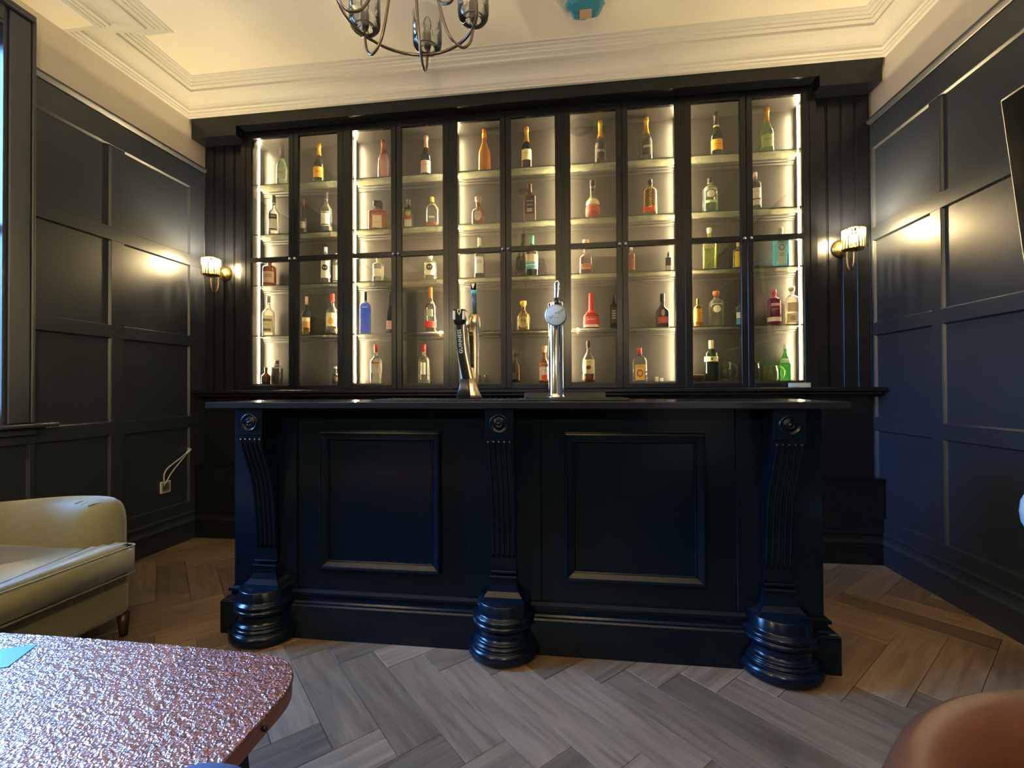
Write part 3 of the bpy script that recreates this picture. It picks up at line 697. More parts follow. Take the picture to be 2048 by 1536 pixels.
# ------------------------------------------------------------------ chandelier (unlit) over the middle of the room
def chandelier(cx, cy, zr, lit, label, n=6, a_off=math.radians(32), R=0.228):
    t = thing('chandelier', label, 'chandelier', (cx, cy, ZC))
    z0 = zr-ZC
    MB().lathe([(0, 0), (0.06, 0), (0.06, -0.012), (0.045, -0.03), (0.012, -0.042), (0, -0.042)], seg=28).build('ceiling_rose', PEWTER, t)
    MB().lathe([(0.006, -0.04), (0.006, z0+0.50), (0.012, z0+0.49), (0.024, z0+0.46), (0.024, z0+0.43), (0.012, z0+0.40), (0.010, z0+0.20), (0.018, z0+0.17), (0.02, z0+0.13), (0.008, z0+0.10), (0.0, z0+0.09)], seg=16).build('stem', PEWTER, t)
    MB().tube([(R*math.cos(2*PI*i/64), R*math.sin(2*PI*i/64), z0) for i in range(64)], 0.0055, 8, True).build('ring', PEWTER, t)
    for i in range(n):
        a = a_off+2*PI*i/n; c, s = math.cos(a), math.sin(a)
        pts = spl([(r*c, r*s, z0+z) for r, z in ((0.012, 0.42), (0.05, 0.30), (0.085, 0.12), (0.13, -0.04), (0.18, -0.085), (0.215, -0.06), (0.228, 0.0), (0.228, 0.03))], 6)
        MB().tube(pts, 0.005, 8).build('arm', PEWTER, t)
        L = (R*c, R*s, z0)
        cup = MB().lathe([(0, 0.02), (0.010, 0.02), (0.013, 0.03), (0.015, 0.035), (0.015, 0.085), (0.012, 0.088), (0, 0.088)], L, 14)
        cup.tube([(L[0]+0.034*math.cos(q*PI/8), L[1]+0.034*math.sin(q*PI/8), L[2]+0.030) for q in range(16)], 0.003, 6, True)
        for q in range(4): cup.tube([L[:2]+(L[2]+0.045,), (L[0]+0.034*math.cos(q*PI/2), L[1]+0.034*math.sin(q*PI/2), L[2]+0.030)], 0.002, 6)
        ar = cup.build('lamp_holder', PEWTER, t)
        MB().lathe([(0.028, 0.018), (0.042, 0.022), (0.052, 0.034), (0.055, 0.05), (0.055, 0.155), (0.0535, 0.156), (0.0535, 0.05), (0.050, 0.036), (0.040, 0.025), (0.028, 0.021)], L, 24).build('glass_shade', SHADEG, t)
        MB().ell((L[0], L[1], L[2]+0.115), (0.016, 0.016, 0.03), 12, 8).build('bulb', BULB if lit else BULBOFF, t)
    if lit:
        l = bpy.data.lights.new('lamp_light', 'POINT'); l.energy = 20; l.color = (1.0, 0.74, 0.42); l.shadow_soft_size = 0.22
        o = bpy.data.objects.new('lamp_light', l); COL.objects.link(o); o.parent = t; o.location = (0, 0, z0+0.25)
chandelier(-0.525, 1.44, 2.42, False, 'unlit pewter chandelier with clear glass cups hanging over the room')

# smoke detector wrapped in blue film
t = thing('smoke_detector', 'ceiling smoke detector wrapped in blue plastic film with a beige label', 'smoke detector', (0.098, 2.665, ZC))
q = MB(); ks = 14; secs = []
for z, r in ((0.0, 0.105), (-0.018, 0.112), (-0.040, 0.104), (-0.056, 0.080), (-0.060, 0.03)):
    secs.append([(r*(1+0.07*math.sin(5*a+z*60)+0.04*math.sin(9*a))*math.cos(a), r*(1+0.07*math.sin(5*a+z*60)+0.04*math.sin(9*a))*math.sin(a), z) for a in [2*PI*i/28 for i in range(28)]])
loft(q, secs, False).build('film_cover', paint('blue_film', (0.05, 0.30, 0.40), 0.2, bump=0.5, bscale=40, coat=0.5), t)
MB().lathe([(0.0, -0.001), (0.07, -0.001), (0.07, -0.05), (0, -0.055)], seg=24).build('body', WHITEP, t)
MB().box(-0.033, 0.037, -0.002, 0.065, -0.0635, -0.061).build('label_sticker', flat((0.62, 0.42, 0.27), 0.6), t, 'beige paper label')

# ------------------------------------------------------------------ television on the right wall
t = thing('television', 'black television with thin silver frame on the right wall', 'television', (1.79, 1.48, 1.95))
def tilt(mb, ang=math.radians(-6.4)):
    c, s = math.cos(ang), math.sin(ang); mb.v = [(x*c+z*s, y, -x*s+z*c) for x, y, z in mb.v]; return mb
tilt(MB().box(0.0, 0.035, -0.62, 0.62, -0.372, 0.372, 0.006)).build('casing', SILVER, t)
tilt(MB().box(-0.003, 0.001, -0.608, 0.608, -0.358, 0.360)).build('screen', SCREEN, t)
tilt(MB().box(0.033, 0.07, -0.30, 0.30, -0.2, 0.2, 0.01)).build('rear_housing', RUBBER, t)
MB().box(0.05, 0.20, -0.06, 0.06, -0.1, 0.1).build('wall_bracket', RUBBER, t)

# ------------------------------------------------------------------ socket and loose cable on the left wall
t = thing('wall_socket', 'pale wall socket low on the left wall under a looped cable', 'wall socket', (-2.945, 2.985, 0.443))
MB().box(0, 0.010, -0.043, 0.043, -0.043, 0.043, 0.003).build('plate', WHITEP, t)
MB().box(0.010, 0.012, -0.030, 0.030, -0.030, 0.030).build('insert', flat((0.12, 0.12, 0.12)), t)
for y, z in ((0, 0.014), (-0.013, -0.008), (0.013, -0.008)): MB().box(0.012, 0.013, y-0.003, y+0.003, z-0.005, z+0.005).build('pin_hole', RUBBER, t)
t = thing('cable', 'pale loose cable looped from the left wall down to the socket', 'cable', (-2.945, 3.188, 0.693))
MB().tube([(0, 0, 0), (0.03, -0.01, -0.002), (0.04, -0.05, -0.02)], 0.010, 8).build('sleeve', WHITEP, t)
MB().tube(spl([(0.035, -0.035, -0.015), (0.045, -0.13, -0.06), (0.045, -0.225, -0.11), (0.04, -0.250, -0.16), (0.03, -0.232, -0.215), (0.014, -0.222, -0.235)], 6), 0.0045, 7).build('wire', WHITEP, t)
MB().tube(spl([(0.035, -0.035, -0.018), (0.035, -0.10, -0.075), (0.03, -0.18, -0.155), (0.014, -0.215, -0.232)], 6), 0.0045, 7).build('wire', WHITEP, t)

# ------------------------------------------------------------------ sofa
t = thing('sofa', 'olive velvet sofa with a rolled arm under the left window', 'sofa', (-2.4, 1.1, 0))
def soft(name, mb, mat, par, lv=1, label=None):
    o = mb.build(name, mat, par, label); return o
SX = -2.4; SY = 1.1
def L(x, y): return (x-SX, y-SY)
def pillow(x0, x1, y0, y1, z0, z1, crown=0.03, r=0.03, nx=14, ny=14, slope=0.0):
    """upholstered cushion: rounded box with a crowned top and a gentle slope in x"""
    mb = MB().box(0, 1, 0, 1, 0, 1); bm = bmesh.new(); bmesh.ops.create_cube(bm, size=1)
    for v in bm.verts: v.co = Vector(((x0+x1)/2+v.co.x*(x1-x0), (y0+y1)/2+v.co.y*(y1-y0), (z0+z1)/2+v.co.z*(z1-z0)))
    bmesh.ops.subdivide_edges(bm, edges=bm.edges[:], cuts=nx, use_grid_fill=True)
    bmesh.ops.bevel(bm, geom=[e for e in bm.edges if e.calc_face_angle(0) > 1.0], offset=r, segments=3, affect='EDGES')
    for v in bm.verts:
        u = (v.co.x-x0)/(x1-x0); w = (v.co.y-y0)/(y1-y0)
        k = max(0, 1-(2*u-1)**4)*max(0, 1-(2*w-1)**4)
        tz = (v.co.z-(z0+z1)/2)/((z1-z0)/2); v.co.z += crown*k*max(0, tz)+slope*(1-u)
    bm.verts.index_update(); out = MB(); out.add([v.co[:] for v in bm.verts], [[v.index for v in f.verts] for f in bm.faces], True); bm.free(); return out
x0, _ = L(-2.92, 0); x1, _ = L(-2.06, 0)
rounded(x0, x1, 0.15-SY, 1.92-SY, 0.10, 0.315, 0.04).build('base', OLIVE, t)
xs, _ = L(-1.985, 0); xb, _ = L(-2.70, 0)
def tcushion():
    poly = [(xb, 1.03-SY), (xs, 1.03-SY), (xs, 1.885-SY), (xs-0.16, 1.885-SY), (xs-0.16, 1.80-SY), (xb, 1.80-SY)]
    bm = bmesh.new(); nn = len(poly)
    lo_ = [bm.verts.new((x, y, 0.312)) for x, y in poly]; hi_ = [bm.verts.new((x, y, 0.445)) for x, y in poly]
    bm.faces.new(lo_[::-1]); bm.faces.new(hi_)
    for i in range(nn): bm.faces.new((lo_[i], lo_[(i+1) % nn], hi_[(i+1) % nn], hi_[i]))
    bmesh.ops.bevel(bm, geom=[e for e in bm.edges if abs(e.verts[0].co.z-e.verts[1].co.z) > 0.01], offset=0.03, segments=4, affect='EDGES')
    bmesh.ops.bevel(bm, geom=[e for e in bm.edges if abs(e.verts[0].co.z-e.verts[1].co.z) < 0.001 and e.calc_face_angle(0) > 1.0], offset=0.02, segments=4, affect='EDGES')
    bm.verts.index_update(); o_ = MB(); o_.add([v.co[:] for v in bm.verts], [[v.index for v in f.verts] for f in bm.faces], True); bm.free(); return o_
tcushion().build('seat_cushion', OLIVE, t)
pillow(xb, xs, 0.30-SY, 1.02-SY, 0.312, 0.442, 0.028, 0.022, slope=-0.02).build('seat_cushion', OLIVE, t)
for zz in (0.4385, 0.3185):
    a = [(xs-0.0065, y-SY, zz) for y in (1.04, 1.3, 1.6, 1.852)]+[(xs-0.011, 1.867-SY, zz), (xs-0.020, 1.875-SY, zz), (xs-0.035, 1.8785-SY, zz), (xs-0.125, 1.8785-SY, zz)]
    MB().tube(a, 0.0035, 6).build('piping', OLIVE, t)
def arm(yc, inner):
    """rolled arm: profile in (y,z) swept from the back to the rounded front"""
    secs = []
    xf, xbk = L(-2.15, 0)[0], L(-2.92, 0)[0]
    k = 28
    for i in range(17):
        u = i/16; x = xbk+(xf-xbk)*u
        sh = 1.0; drop = 0.0
        if u > 0.84:
            w = (u-0.84)/0.16; sh = math.sqrt(max(0.02, 1-w*w*0.96))
        top = 0.605+0.022*math.sin(min(1, u*1.15)*PI*0.9-0.9)+0.012*u
        sec = []
        for j in range(k):
            a = 2*PI*j/k
            hh = (top-0.12)/2; zc = 0.12+hh
            yy = math.copysign(abs(math.cos(a))**0.75, math.cos(a))*0.115*(1+0.16*max(0, math.sin(a)))
            zz = math.copysign(abs(math.sin(a))**0.62, math.sin(a))*hh
            sec.append((x+(0.0), yc-SY+yy*(0.75+0.25*sh)*(sh if sh > 0.3 else 0.3), zc+zz*(1-(1-sh)*0.16)-(1-sh)*0.02))
        secs.append(sec)
    o = loft(MB(), secs).build('arm', OLIVE, t)
    for q in range(3):
        xx = xf-0.12+q*0.035; b = MB().tube([(xx-0.03+w*0.05, yc-SY-0.07+w*0.07, 0.622+0.012*math.sin(w*PI)-q*0.004-0.010*w) for w in (0, 0.3, 0.6, 1.0)], 0.0035, 6); b.build('gather', OLIVE, o)
arm(1.925, -1); arm(0.20, 1)
pillow(L(-2.92, 0)[0], L(-2.70, 0)[0], 0.33-SY, 1.74-SY, 0.30, 0.74, 0.02, 0.06, nx=8).build('backrest', OLIVE, t)
for x, y in ((-2.09, 1.90), (-2.09, 0.22), (-2.86, 1.90), (-2.86, 0.22)):
    MB().lathe([(0, 0.0), (0.016, 0.0), (0.026, 0.105), (0, 0.105)], (x-SX, y-SY, 0), 12).build('leg', WOODLEG, t)

# ------------------------------------------------------------------ copper coffee table
t = thing('coffee_table', 'coffee table with hammered copper top and dark rim', 'table', (-1.225, 0.48, 0))
def table_outline(inset=0.0):
    hx, hy = 0.612, 0.553; rc = 0.13; out = []
    for q, (sx, sy) in enumerate(((1, 1), (-1, 1), (-1, -1), (1, -1))):
        for i in range(9):
            a = q*PI/2+i/8*PI/2
            cx_, cy_ = sx*(hx-rc), sy*(hy-rc); out.append((cx_+rc*math.cos(a), cy_+rc*math.sin(a)))
    res = []
    for i, p in enumerate(out):
        n = out[(i+1) % len(out)]; seg = max(1, int(math.dist(p, n)/0.06))
        for k in range(seg): res.append((p[0]+(n[0]-p[0])*k/seg, p[1]+(n[1]-p[1])*k/seg))
    # bowed sides
    return [(x*(1+0.018*(1-(y/hy)**2))*(1-inset/hx), y*(1+0.028*(1-(x/hx)**2))*(1-inset/hy)) for x, y in res]
def disc(mb, outl, z0, z1, bev=0.003, inset=None):
    n = len(outl); ins = table_outline(inset if inset else bev)
    v = [(x, y, z0) for x, y in outl]+[(x, y, z1-bev) for x, y in outl]+[(x, y, z1) for x, y in ins]
    f = [tuple(range(n-1, -1, -1)), tuple(2*n+i for i in range(n))]
    for l in (0, 1): f += [(l*n+i, l*n+(i+1) % n, (l+1)*n+(i+1) % n, (l+1)*n+i) for i in range(n)]
    return mb.add(v, f)
disc(MB(), table_outline(0.0), 0.495, 0.502, 0.002).build('copper_top', COPPER, t, 'hammered copper sheet')
disc(MB(), table_outline(0.002), 0.462, 0.495, 0.001, inset=0.0025).build('rim', COPPERE, t)
for sx in (-1, 1):
    for sy in (-1, 1):
        MB().tube([(sx*0.50, sy*0.42, 0.462), (sx*0.53, sy*0.45, 0.0)], 0.022, 12, r2=0.014).build('leg', RUBBER, t)
for a, b in (((0.612, 0.36), (0.6, 0.30)), ((0.62, 0.0), (0.62, -0.05))):
    MB().ell((a[0]+0.008, a[1], 0.478), (0.004, 0.006, 0.006), 10, 6).build('stud', RUBBER, t)
o = MB().box(-0.10, 0.10, -0.05, 0.05, 0, 0.001).build('leaflet', flat((0.06, 0.25, 0.60), 0.5), None); o.location = (-1.425, 0.92, 0.5025); o.rotation_euler = (0, 0, 0.42)
tag(o, 'bright blue paper leaflet lying on the copper table', 'leaflet')

# ------------------------------------------------------------------ brown leather tub chair, bottom right
def tub(name, label, loc, rz, mat, R=0.41, H=0.60, th=0.11, arc=PI*1.25, leg_h=0.14):
    t = thing(name, label, 'armchair', loc, rz)
    secs = []; n = 30
    for i in range(n+1):
        a = PI/2-arc/2+arc*i/n
        e = min(i, n-i)/n; w = min(1, (e/0.06)) if e < 0.06 else 1; w = math.sqrt(max(0.03, 1-(1-w)**2))
        hh = H-0.06*(1-math.sin(max(0, min(PI, (i/n)*PI))))
        sec = []
        for j in range(18):
            q = 2*PI*j/18; dr = math.copysign(abs(math.cos(q))**0.7, math.cos(q))*th/2*w; dz = math.copysign(abs(math.sin(q))**0.55, math.sin(q))*(hh-leg_h)/2
            zc = (hh+leg_h)/2; r = R-th/2+dr-0.03*(1-(zc+dz)/hh)
            sec.append((r*math.cos(a), r*math.sin(a), zc+dz*(0.92+0.08*w)))
        secs.append(sec)
    loft(MB(), secs).build('backrest', mat, t)
    MB().lathe([(0, leg_h), (R-th-0.02, leg_h), (R-th, leg_h+0.02), (R-th, 0.36), (R-th-0.01, 0.39), (R-th-0.05, 0.415), (0, 0.43)], seg=36).build('seat', mat, t)
    for q in range(4):
        a = PI/4+q*PI/2; MB().tube([(0.24*math.cos(a), 0.24*math.sin(a), leg_h+0.01), (0.28*math.cos(a), 0.28*math.sin(a), 0)], 0.018, 10, r2=0.011).build('leg', WOODLEG, t)
    return t
tub('armchair', 'brown leather tub armchair with a rounded back, nearest the camera', (0.795, 0.525, 0), -0.45, LEATHER, R=0.425, H=0.63, th=0.13)

# pale blue chair with an oval back pad by the right wall
t = thing('dining_chair', 'pale blue velvet chair with an oval back pad beside the right wall', 'chair', (1.56, 1.30, 0), 0.0)
MB().ell((-0.02, 0.25, 0.775), (0.21, 0.035, 0.115), 32, 14, 0.85).build('back_pad', PALEBLUE, t)
MB().ell((0, 0, 0.455), (0.22, 0.22, 0.045), 28, 12, 0.6).build('seat', PALEBLUE, t)
for s in (-1, 1): MB().tube([(s*0.10, 0.245, 0.70), (s*0.12, 0.235, 0.55), (s*0.15, 0.19, 0.43)], 0.011, 10).build('back_support', BRASS, t)
for sx in (-1, 1):
    for sy in (-1, 1): MB().tube([(sx*0.14, sy*0.14, 0.42), (sx*0.19, sy*0.19, 0)], 0.014, 10, r2=0.009).build('leg', WOODLEG, t)

# unidentified blue shape at the corner of the copper table, modelled as a stool
t = thing('stool', 'unidentified round blue shape built as a fabric stool beside the copper table, cut by the frame', 'stool', (-0.506, 0.530, 0.030))
MB().lathe([(0, 0.44), (0.085, 0.44), (0.092, 0.455), (0.093, 0.54), (0.089, 0.568), (0.070, 0.585), (0, 0.593)], seg=36).build('seat', BLUEF, t)
for q in range(3):
    a = 0.4+q*2*PI/3; MB().tube([(0.08*math.cos(a), 0.08*math.sin(a), 0.445), (0.09*math.cos(a), 0.09*math.sin(a), -0.030)], 0.013, 10, r2=0.009).build('leg', WOODLEG, t)

# ------------------------------------------------------------------ bottles and glasses in the cabinet
ZS = {1: 2.795, 2: 2.395, 3: 1.987, 4: 1.583, 5: 1.193}
GL = {  # see-through tint, edge colour (pale ones imitate refracted light), opacity middle, opacity edge
 'clear': ((0.94, 0.95, 0.90), (0.80, 0.80, 0.66), 0.10, 0.80), 'pink': ((0.85, 0.55, 0.48), (0.70, 0.42, 0.36), 0.35, 0.9),
 'rose': ((0.9, 0.62, 0.55), (0.80, 0.50, 0.42), 0.45, 0.9), 'green': ((0.10, 0.16, 0.07), (0.05, 0.07, 0.03), 0.45, 0.9),
 'dark': ((0.03, 0.035, 0.02), (0.02, 0.022, 0.018), 0.6, 0.95), 'palegreen': ((0.62, 0.80, 0.58), (0.62, 0.75, 0.52), 0.18, 0.8),
 'lime': ((0.72, 0.85, 0.25), (0.75, 0.85, 0.25), 0.25, 0.85), 'bright': ((0.12, 0.62, 0.14), (0.12, 0.55, 0.12), 0.45, 0.9),
 'amber': ((0.62, 0.26, 0.09), (0.62, 0.30, 0.14), 0.30, 0.85), 'brown': ((0.20, 0.055, 0.03), (0.22, 0.08, 0.05), 0.45, 0.9),
 'orange': ((0.95, 0.42, 0.02), (0.98, 0.50, 0.03), 0.55, 0.95), 'gold': ((0.75, 0.50, 0.14), (0.80, 0.58, 0.22), 0.35, 0.9),
 'cobalt': ((0.05, 0.14, 0.62), (0.06, 0.16, 0.60), 0.5, 0.92), 'sky': ((0.20, 0.65, 0.78), (0.15, 0.60, 0.75), 0.35, 0.9),
 'magenta': ((0.30, 0.02, 0.16), (0.32, 0.03, 0.18), 0.6, 0.92), 'frost': ((0.9, 0.84, 0.76), (0.85, 0.78, 0.68), 0.40, 0.85),
 'smoke': ((0.45, 0.45, 0.42), (0.30, 0.29, 0.26), 0.2, 0.8), 'bluegl': ((0.45, 0.6, 0.75), (0.40, 0.55, 0.70), 0.3, 0.85), 'olive': ((0.30, 0.42, 0.16), (0.32, 0.45, 0.15), 0.40, 0.9)}
TYPES = {  # shoulder start, shoulder end, neck ratio, cap start, cap ratio, section power, depth ratio
 'champ': (0.42, 0.78, 0.34, 0.70, 0.37, 2, 1), 'tall': (0.56, 0.74, 0.31, 0.84, 0.34, 2, 1), 'slope': (0.50, 0.78, 0.30, 0.80, 0.34, 2, 1),
 'cyl': (0.66, 0.80, 0.32, 0.88, 0.36, 2, 1), 'square': (0.64, 0.74, 0.34, 0.80, 0.36, 5, 0.8), 'wide': (0.62, 0.72, 0.26, 0.80, 0.52, 6, 0.55),
 'flask': (0.58, 0.80, 0.26, 0.84, 0.30, 2.6, 0.6), 'round': (0.45, 0.72, 0.30, 0.82, 0.36, 2, 1), 'bulb': (0.40, 0.60, 0.34, 0.80, 0.40, 2, 1),
 'wax': (0.34, 0.58, 0.30, 0.44, 0.42, 2.4, 0.8), 'sq_tall': (0.66, 0.76, 0.26, 0.88, 0.30, 6, 0.8), 'slim': (0.70, 0.78, 0.40, 0.80, 0.42, 2, 1)}
def C(s): return tuple((int(s[i:i+2], 16)/255)**2.2 for i in (0, 2, 4))
def secf(p, dr):
    def f(a, r):
        c, s = math.cos(a), math.sin(a)
        return (r*math.copysign(abs(c)**(2/p), c), r*dr*math.copysign(abs(s)**(2/p), s))
    return f
def body_profile(ty, H, R):
    s0, s1, nr, cz, cr, p, dr = TYPES[ty]
    pr = [(0, 0.004*1), (0.80*R, 0.0), (0.96*R, 0.003), (R, 0.010), (R, s0*H)]
    for i in range(1, 9):
        u = i/8; k = 0.5-0.5*math.cos(PI*u) if ty != 'champ' else u**0.85*(1-0.0)
        if ty in ('cyl', 'square', 'sq_tall', 'wide', 'flask'): k = 1-math.cos(u*PI/2)**0.8 if u < 1 else 1
        if ty == 'champ': k = 0.5-0.5*math.cos(PI*u**0.9)
        pr.append((R*(1-(1-nr)*k), (s0+(s1-s0)*u)*H))
    return pr
def bottle(bid, shelf, x, H, R, ty, glass, cap, label, labels=(), text=(), y=3.425, capz=None, topring=False, stopper=None, cat='bottle', group='bottles in the display cabinet', yrot=0.55):
    s0, s1, nr, cz, cr, p, dr = TYPES[ty]
    if capz: cz = capz
    t = thing('bottle', label, cat, (x, y, ZS[shelf]+0.0003), -math.atan2(x, y)*yrot, group)
    pr = body_profile(ty, H, R); sf = secf(p, dr)
    def rad(z):
        for (r0, z0), (r1, z1) in zip(pr[3:-1], pr[4:]):
            if z0 <= z <= z1: return r0+(r1-r0)*(z-z0)/max(1e-9, z1-z0)
        return pr[-1][0]
    if cz < s1:
        body = [q for q in pr if q[1] < cz*H]+[(rad(cz*H), cz*H)]
        end = [q for q in pr if q[1] > cz*H]
    else:
        body = pr+[(nr*R, cz*H)]; end = []
    if cz >= 0.84 and not end: body.insert(-1, (nr*R*1.0, (cz-0.035)*H)); body[-1] = (nr*R*1.16, (cz-0.03)*H); body.append((nr*R*1.16, cz*H))
    gm = bottle_glass(glass, *GL[glass])
    seg = 24 if p == 2 else 32
    MB().lathe(body, seg=seg, sec=sf).build('body', gm, t)
    kc, kr, km = (C(cap[0]), cap[1] if len(cap) > 1 else 0.4, cap[2] if len(cap) > 2 else 0.0)
    cm = flat(kc, kr, km)
    if end:
        cp = [(rad(cz*H)*1.02, cz*H)]+[(r*1.03, z) for r, z in end]+[(nr*R*1.03, 0.90*H), (nr*R*1.22, 0.905*H), (nr*R*1.24, 0.93*H), (nr*R*1.12, 0.94*H), (nr*R*1.25, 0.965*H), (nr*R*1.1, 0.99*H), (0, H)]
        if ty == 'wax': cp = [(rad(cz*H)*1.03, cz*H)]+[(r*1.04, z) for r, z in end]+[(nr*R*1.0, 0.8*H), (nr*R*0.95, 0.97*H), (nr*R*0.8, H*0.995), (0, H)]
        MB().lathe(cp, seg=20).build('foil' if ty == 'champ' else 'cap', cm, t)
    else:
        zc = cz*H; rr = cr*R
        cs = [(0, zc), (rr, zc), (rr, H*0.985), (rr*0.9, H), (0, H)]
        if topring: cs = [(0, zc), (rr, zc), (rr, zc+(H-zc)*0.3), (rr*1.3, zc+(H-zc)*0.35), (rr*1.3, H*0.99), (rr*1.1, H), (0, H)]
        MB().lathe(cs, seg=20, sec=secf(4, 1) if ty in ('wide',) else None).build('cap', cm, t)
    for li, lb in enumerate(labels):
        z0, z1, w, col = lb[:4]; nm = lb[4] if len(lb) > 4 else 'label'
        off = 0.0006+0.0004*li; z0, z1 = z0*H, z1*H
        mb = MB(); n = 14
        if nm == 'medallion':   # round label wrapped on the front
            rr = (z1-z0)/2; zc = (z0+z1)/2; v = []
            for ring in (0.0, 0.6, 1.0):
                for i in range(20):
                    a = 2*PI*i/20; dx = rr*w*ring*math.cos(a); zz = zc+rr*ring*math.sin(a); r0 = rad(zz)
                    if p > 2.5: v.append((dx, -(r0*dr+off+0.0004), zz))
                    else:
                        an = -PI/2+dx/r0; xx, yy = sf(an, r0+off); v.append((xx, yy, zz))
            f = []
            for l in (0, 1): f += [(l*20+i, l*20+(i+1) % 20, (l+1)*20+(i+1) % 20, (l+1)*20+i) for i in range(20)]
            mb.add(v, f, True); nm = 'label'
        else:
            rows = 5 if rad(z0) != rad(z1) else 2
            v = []
            for j in range(rows):
                z = z0+(z1-z0)*j/(rows-1); r0 = rad(z)
                for i in range(n+1):
                    if p > 2.5:
                        dx = -w*r0*0.9+1.8*w*r0*i/n; v.append((dx, -(r0*dr*(1-abs(dx/(r0+1e-6))**p)**(1/p) if abs(dx) < r0 else 0)-off, z))
                    else:
                        a = -PI/2-w*PI/2+w*PI*i/n; xx, yy = sf(a, r0+off); v.append((xx, yy, z))
            mb.add(v, [(j*(n+1)+i, j*(n+1)+i+1, (j+1)*(n+1)+i+1, (j+1)*(n+1)+i) for j in range(rows-1) for i in range(n)], True)
        mb.build(nm, flat(C(col), 0.5), t)
    for tx in text:
        s, size, zf, col = tx[:4]; rot = tx[4] if len(tx) > 4 else 0
        me = text_mesh(s, size, 0.0); me.materials.append(flat(C(col), 0.5)); zc = zf*H; r0 = rad(zc)
        for v in me.vertices:
            a, b = v.co.x, v.co.y
            if rot: a, b = -b, a
            if len(tx) > 5: b += tx[5]*(1-(a/(0.8*r0))**2)
            if p > 2.5: v.co = Vector((a, -(r0*dr+0.0016), zc+b))
            else:
                an = -PI/2+a/r0; xx, yy = sf(an, r0+0.0016); v.co = Vector((xx, yy, zc+b))
        o = bpy.data.objects.new('lettering', me); COL.objects.link(o); o.parent = t
    return t
def lines(z, n, col, w=0.35, d=0.022): # rows of small print
    return [(z-i*d, z-i*d+d*0.4, w, col, 'print') for i in range(n)]
B = bottle
# top shelf, left to right: sparkling wines
B('b1', 1, -2.319, 0.341, 0.0435, 'champ', 'palegreen', ('20201c',), 'pale green wine bottle with grey label and dark neck, leftmost on top shelf', [(0.16, 0.40, 0.55, 'a8ab98')]+lines(0.30, 2, '5a5c50'))
B('b2', 1, -1.998, 0.333, 0.0455, 'champ', 'green', ('e0a020', 0.3, 0.6), 'dark green champagne bottle with orange label and gold foil, top shelf left', [(0.13, 0.38, 0.6, 'f09a10')]+lines(0.27, 2, '8a4a00', 0.3))
B('b3', 1, -1.455, 0.319, 0.0460, 'champ', 'rose', ('a85a44', 0.3, 0.5), 'pink glass champagne bottle with copper foil, no label, top shelf', [], capz=0.66)
B('b4', 1, -1.108, 0.326, 0.0445, 'champ', 'dark', ('b88a7c', 0.35, 0.4), 'dark champagne bottle with pale pink label and pink foil on top shelf', [(0.06, 0.36, 0.62, 'e6c8b8')]+lines(0.25, 1, '9c7068', 0.3))
B('b5', 1, -0.646, 0.338, 0.0480, 'champ', 'orange', ('e08808', 0.25, 0.2), 'champagne bottle wrapped in bright amber film on top shelf', [], capz=0.80)
B('b6', 1, -0.321, 0.333, 0.0445, 'champ', 'dark', ('d49a3c', 0.3, 0.6), 'dark champagne bottle with cream label and copper gold foil, top shelf middle', [(0.20, 0.44, 0.62, 'e0d8a8')]+lines(0.34, 1, '8a7a50', 0.3), capz=0.64)
B('b7', 1, 0.229, 0.336, 0.0440, 'champ', 'smoke', ('e0aa28', 0.28, 0.6), 'gold-foiled champagne bottle left of the door stile in the fourth bay, year 2015 in white', [(0.12, 0.46, 0.6, '35352a')], [('2015', 0.026, 0.28, 'f0ead8')], capz=0.62)
B('b8', 1, 0.559, 0.335, 0.0455, 'champ', 'smoke', ('e0aa28', 0.28, 0.6), 'gold-foiled champagne bottle right of the door stile in the fourth bay, year 2009 in white', [(0.12, 0.46, 0.6, '35352a')], [('2009', 0.026, 0.30, 'f0ead8')], capz=0.62)
B('b9', 1, 1.048, 0.332, 0.0450, 'champ', 'green', ('24201e', 0.3), 'dark green champagne bottle with amber label and black foil, top shelf right', [(0.13, 0.36, 0.62, 'f0a820'), (0.665, 0.70, 1.9, 'd8c070', 'collar')]+lines(0.25, 1, '8a5a00', 0.3), capz=0.70)
B('b10', 1, 1.39, 0.337, 0.0455, 'champ', 'olive', ('c88a3c', 0.3, 0.5), 'olive green champagne bottle with pale green label, rightmost on top shelf', [(0.12, 0.38, 0.62, 'a8bc78')]+lines(0.28, 2, '66783c', 0.3))
# second shelf
B('c1', 2, -2.391, 0.332, 0.0425, 'tall', 'clear', ('242020',), 'clear spirit bottle with white label, red and black name, leftmost on second shelf', [(0.12, 0.46, 0.55, 'e4dfc8'), (0.40, 0.52, 0.5, '4a2420'), (0.13, 0.16, 0.5, '30302c')], [('RUM', 0.020, 0.46, 'f0e8d0')])
B('c2', 2, -2.136, 0.291, 0.0330, 'bulb', 'smoke', ('5c3834',), 'clear pinched bottle with dark red cap half behind the door frame', [(0.16, 0.34, 0.4, 'b8b8a8')])
B('c3', 2, -1.936, 0.335, 0.0435, 'tall', 'clear', ('2c2824',), 'clear vodka bottle with white label and black lettering, tall neck', [(0.16, 0.50, 0.55, 'e0dcc0'), (0.46, 0.485, 0.5, '2a2a28'), (0.17, 0.20, 0.5, '2a2a28')], [('VODKA', 0.013, 0.515, '20201e')])
B('c4', 2, -1.503, 0.234, 0.0670, 'wide', 'amber', ('1c1a18',), 'wide square amber liqueur bottle with cream label and black square cap', [(0.06, 0.50, 0.62, 'b89a78'), (0.08, 0.48, 0.56, 'dcc8a8')], [('LIQUORE', 0.010, 0.26, '6a4a30')])
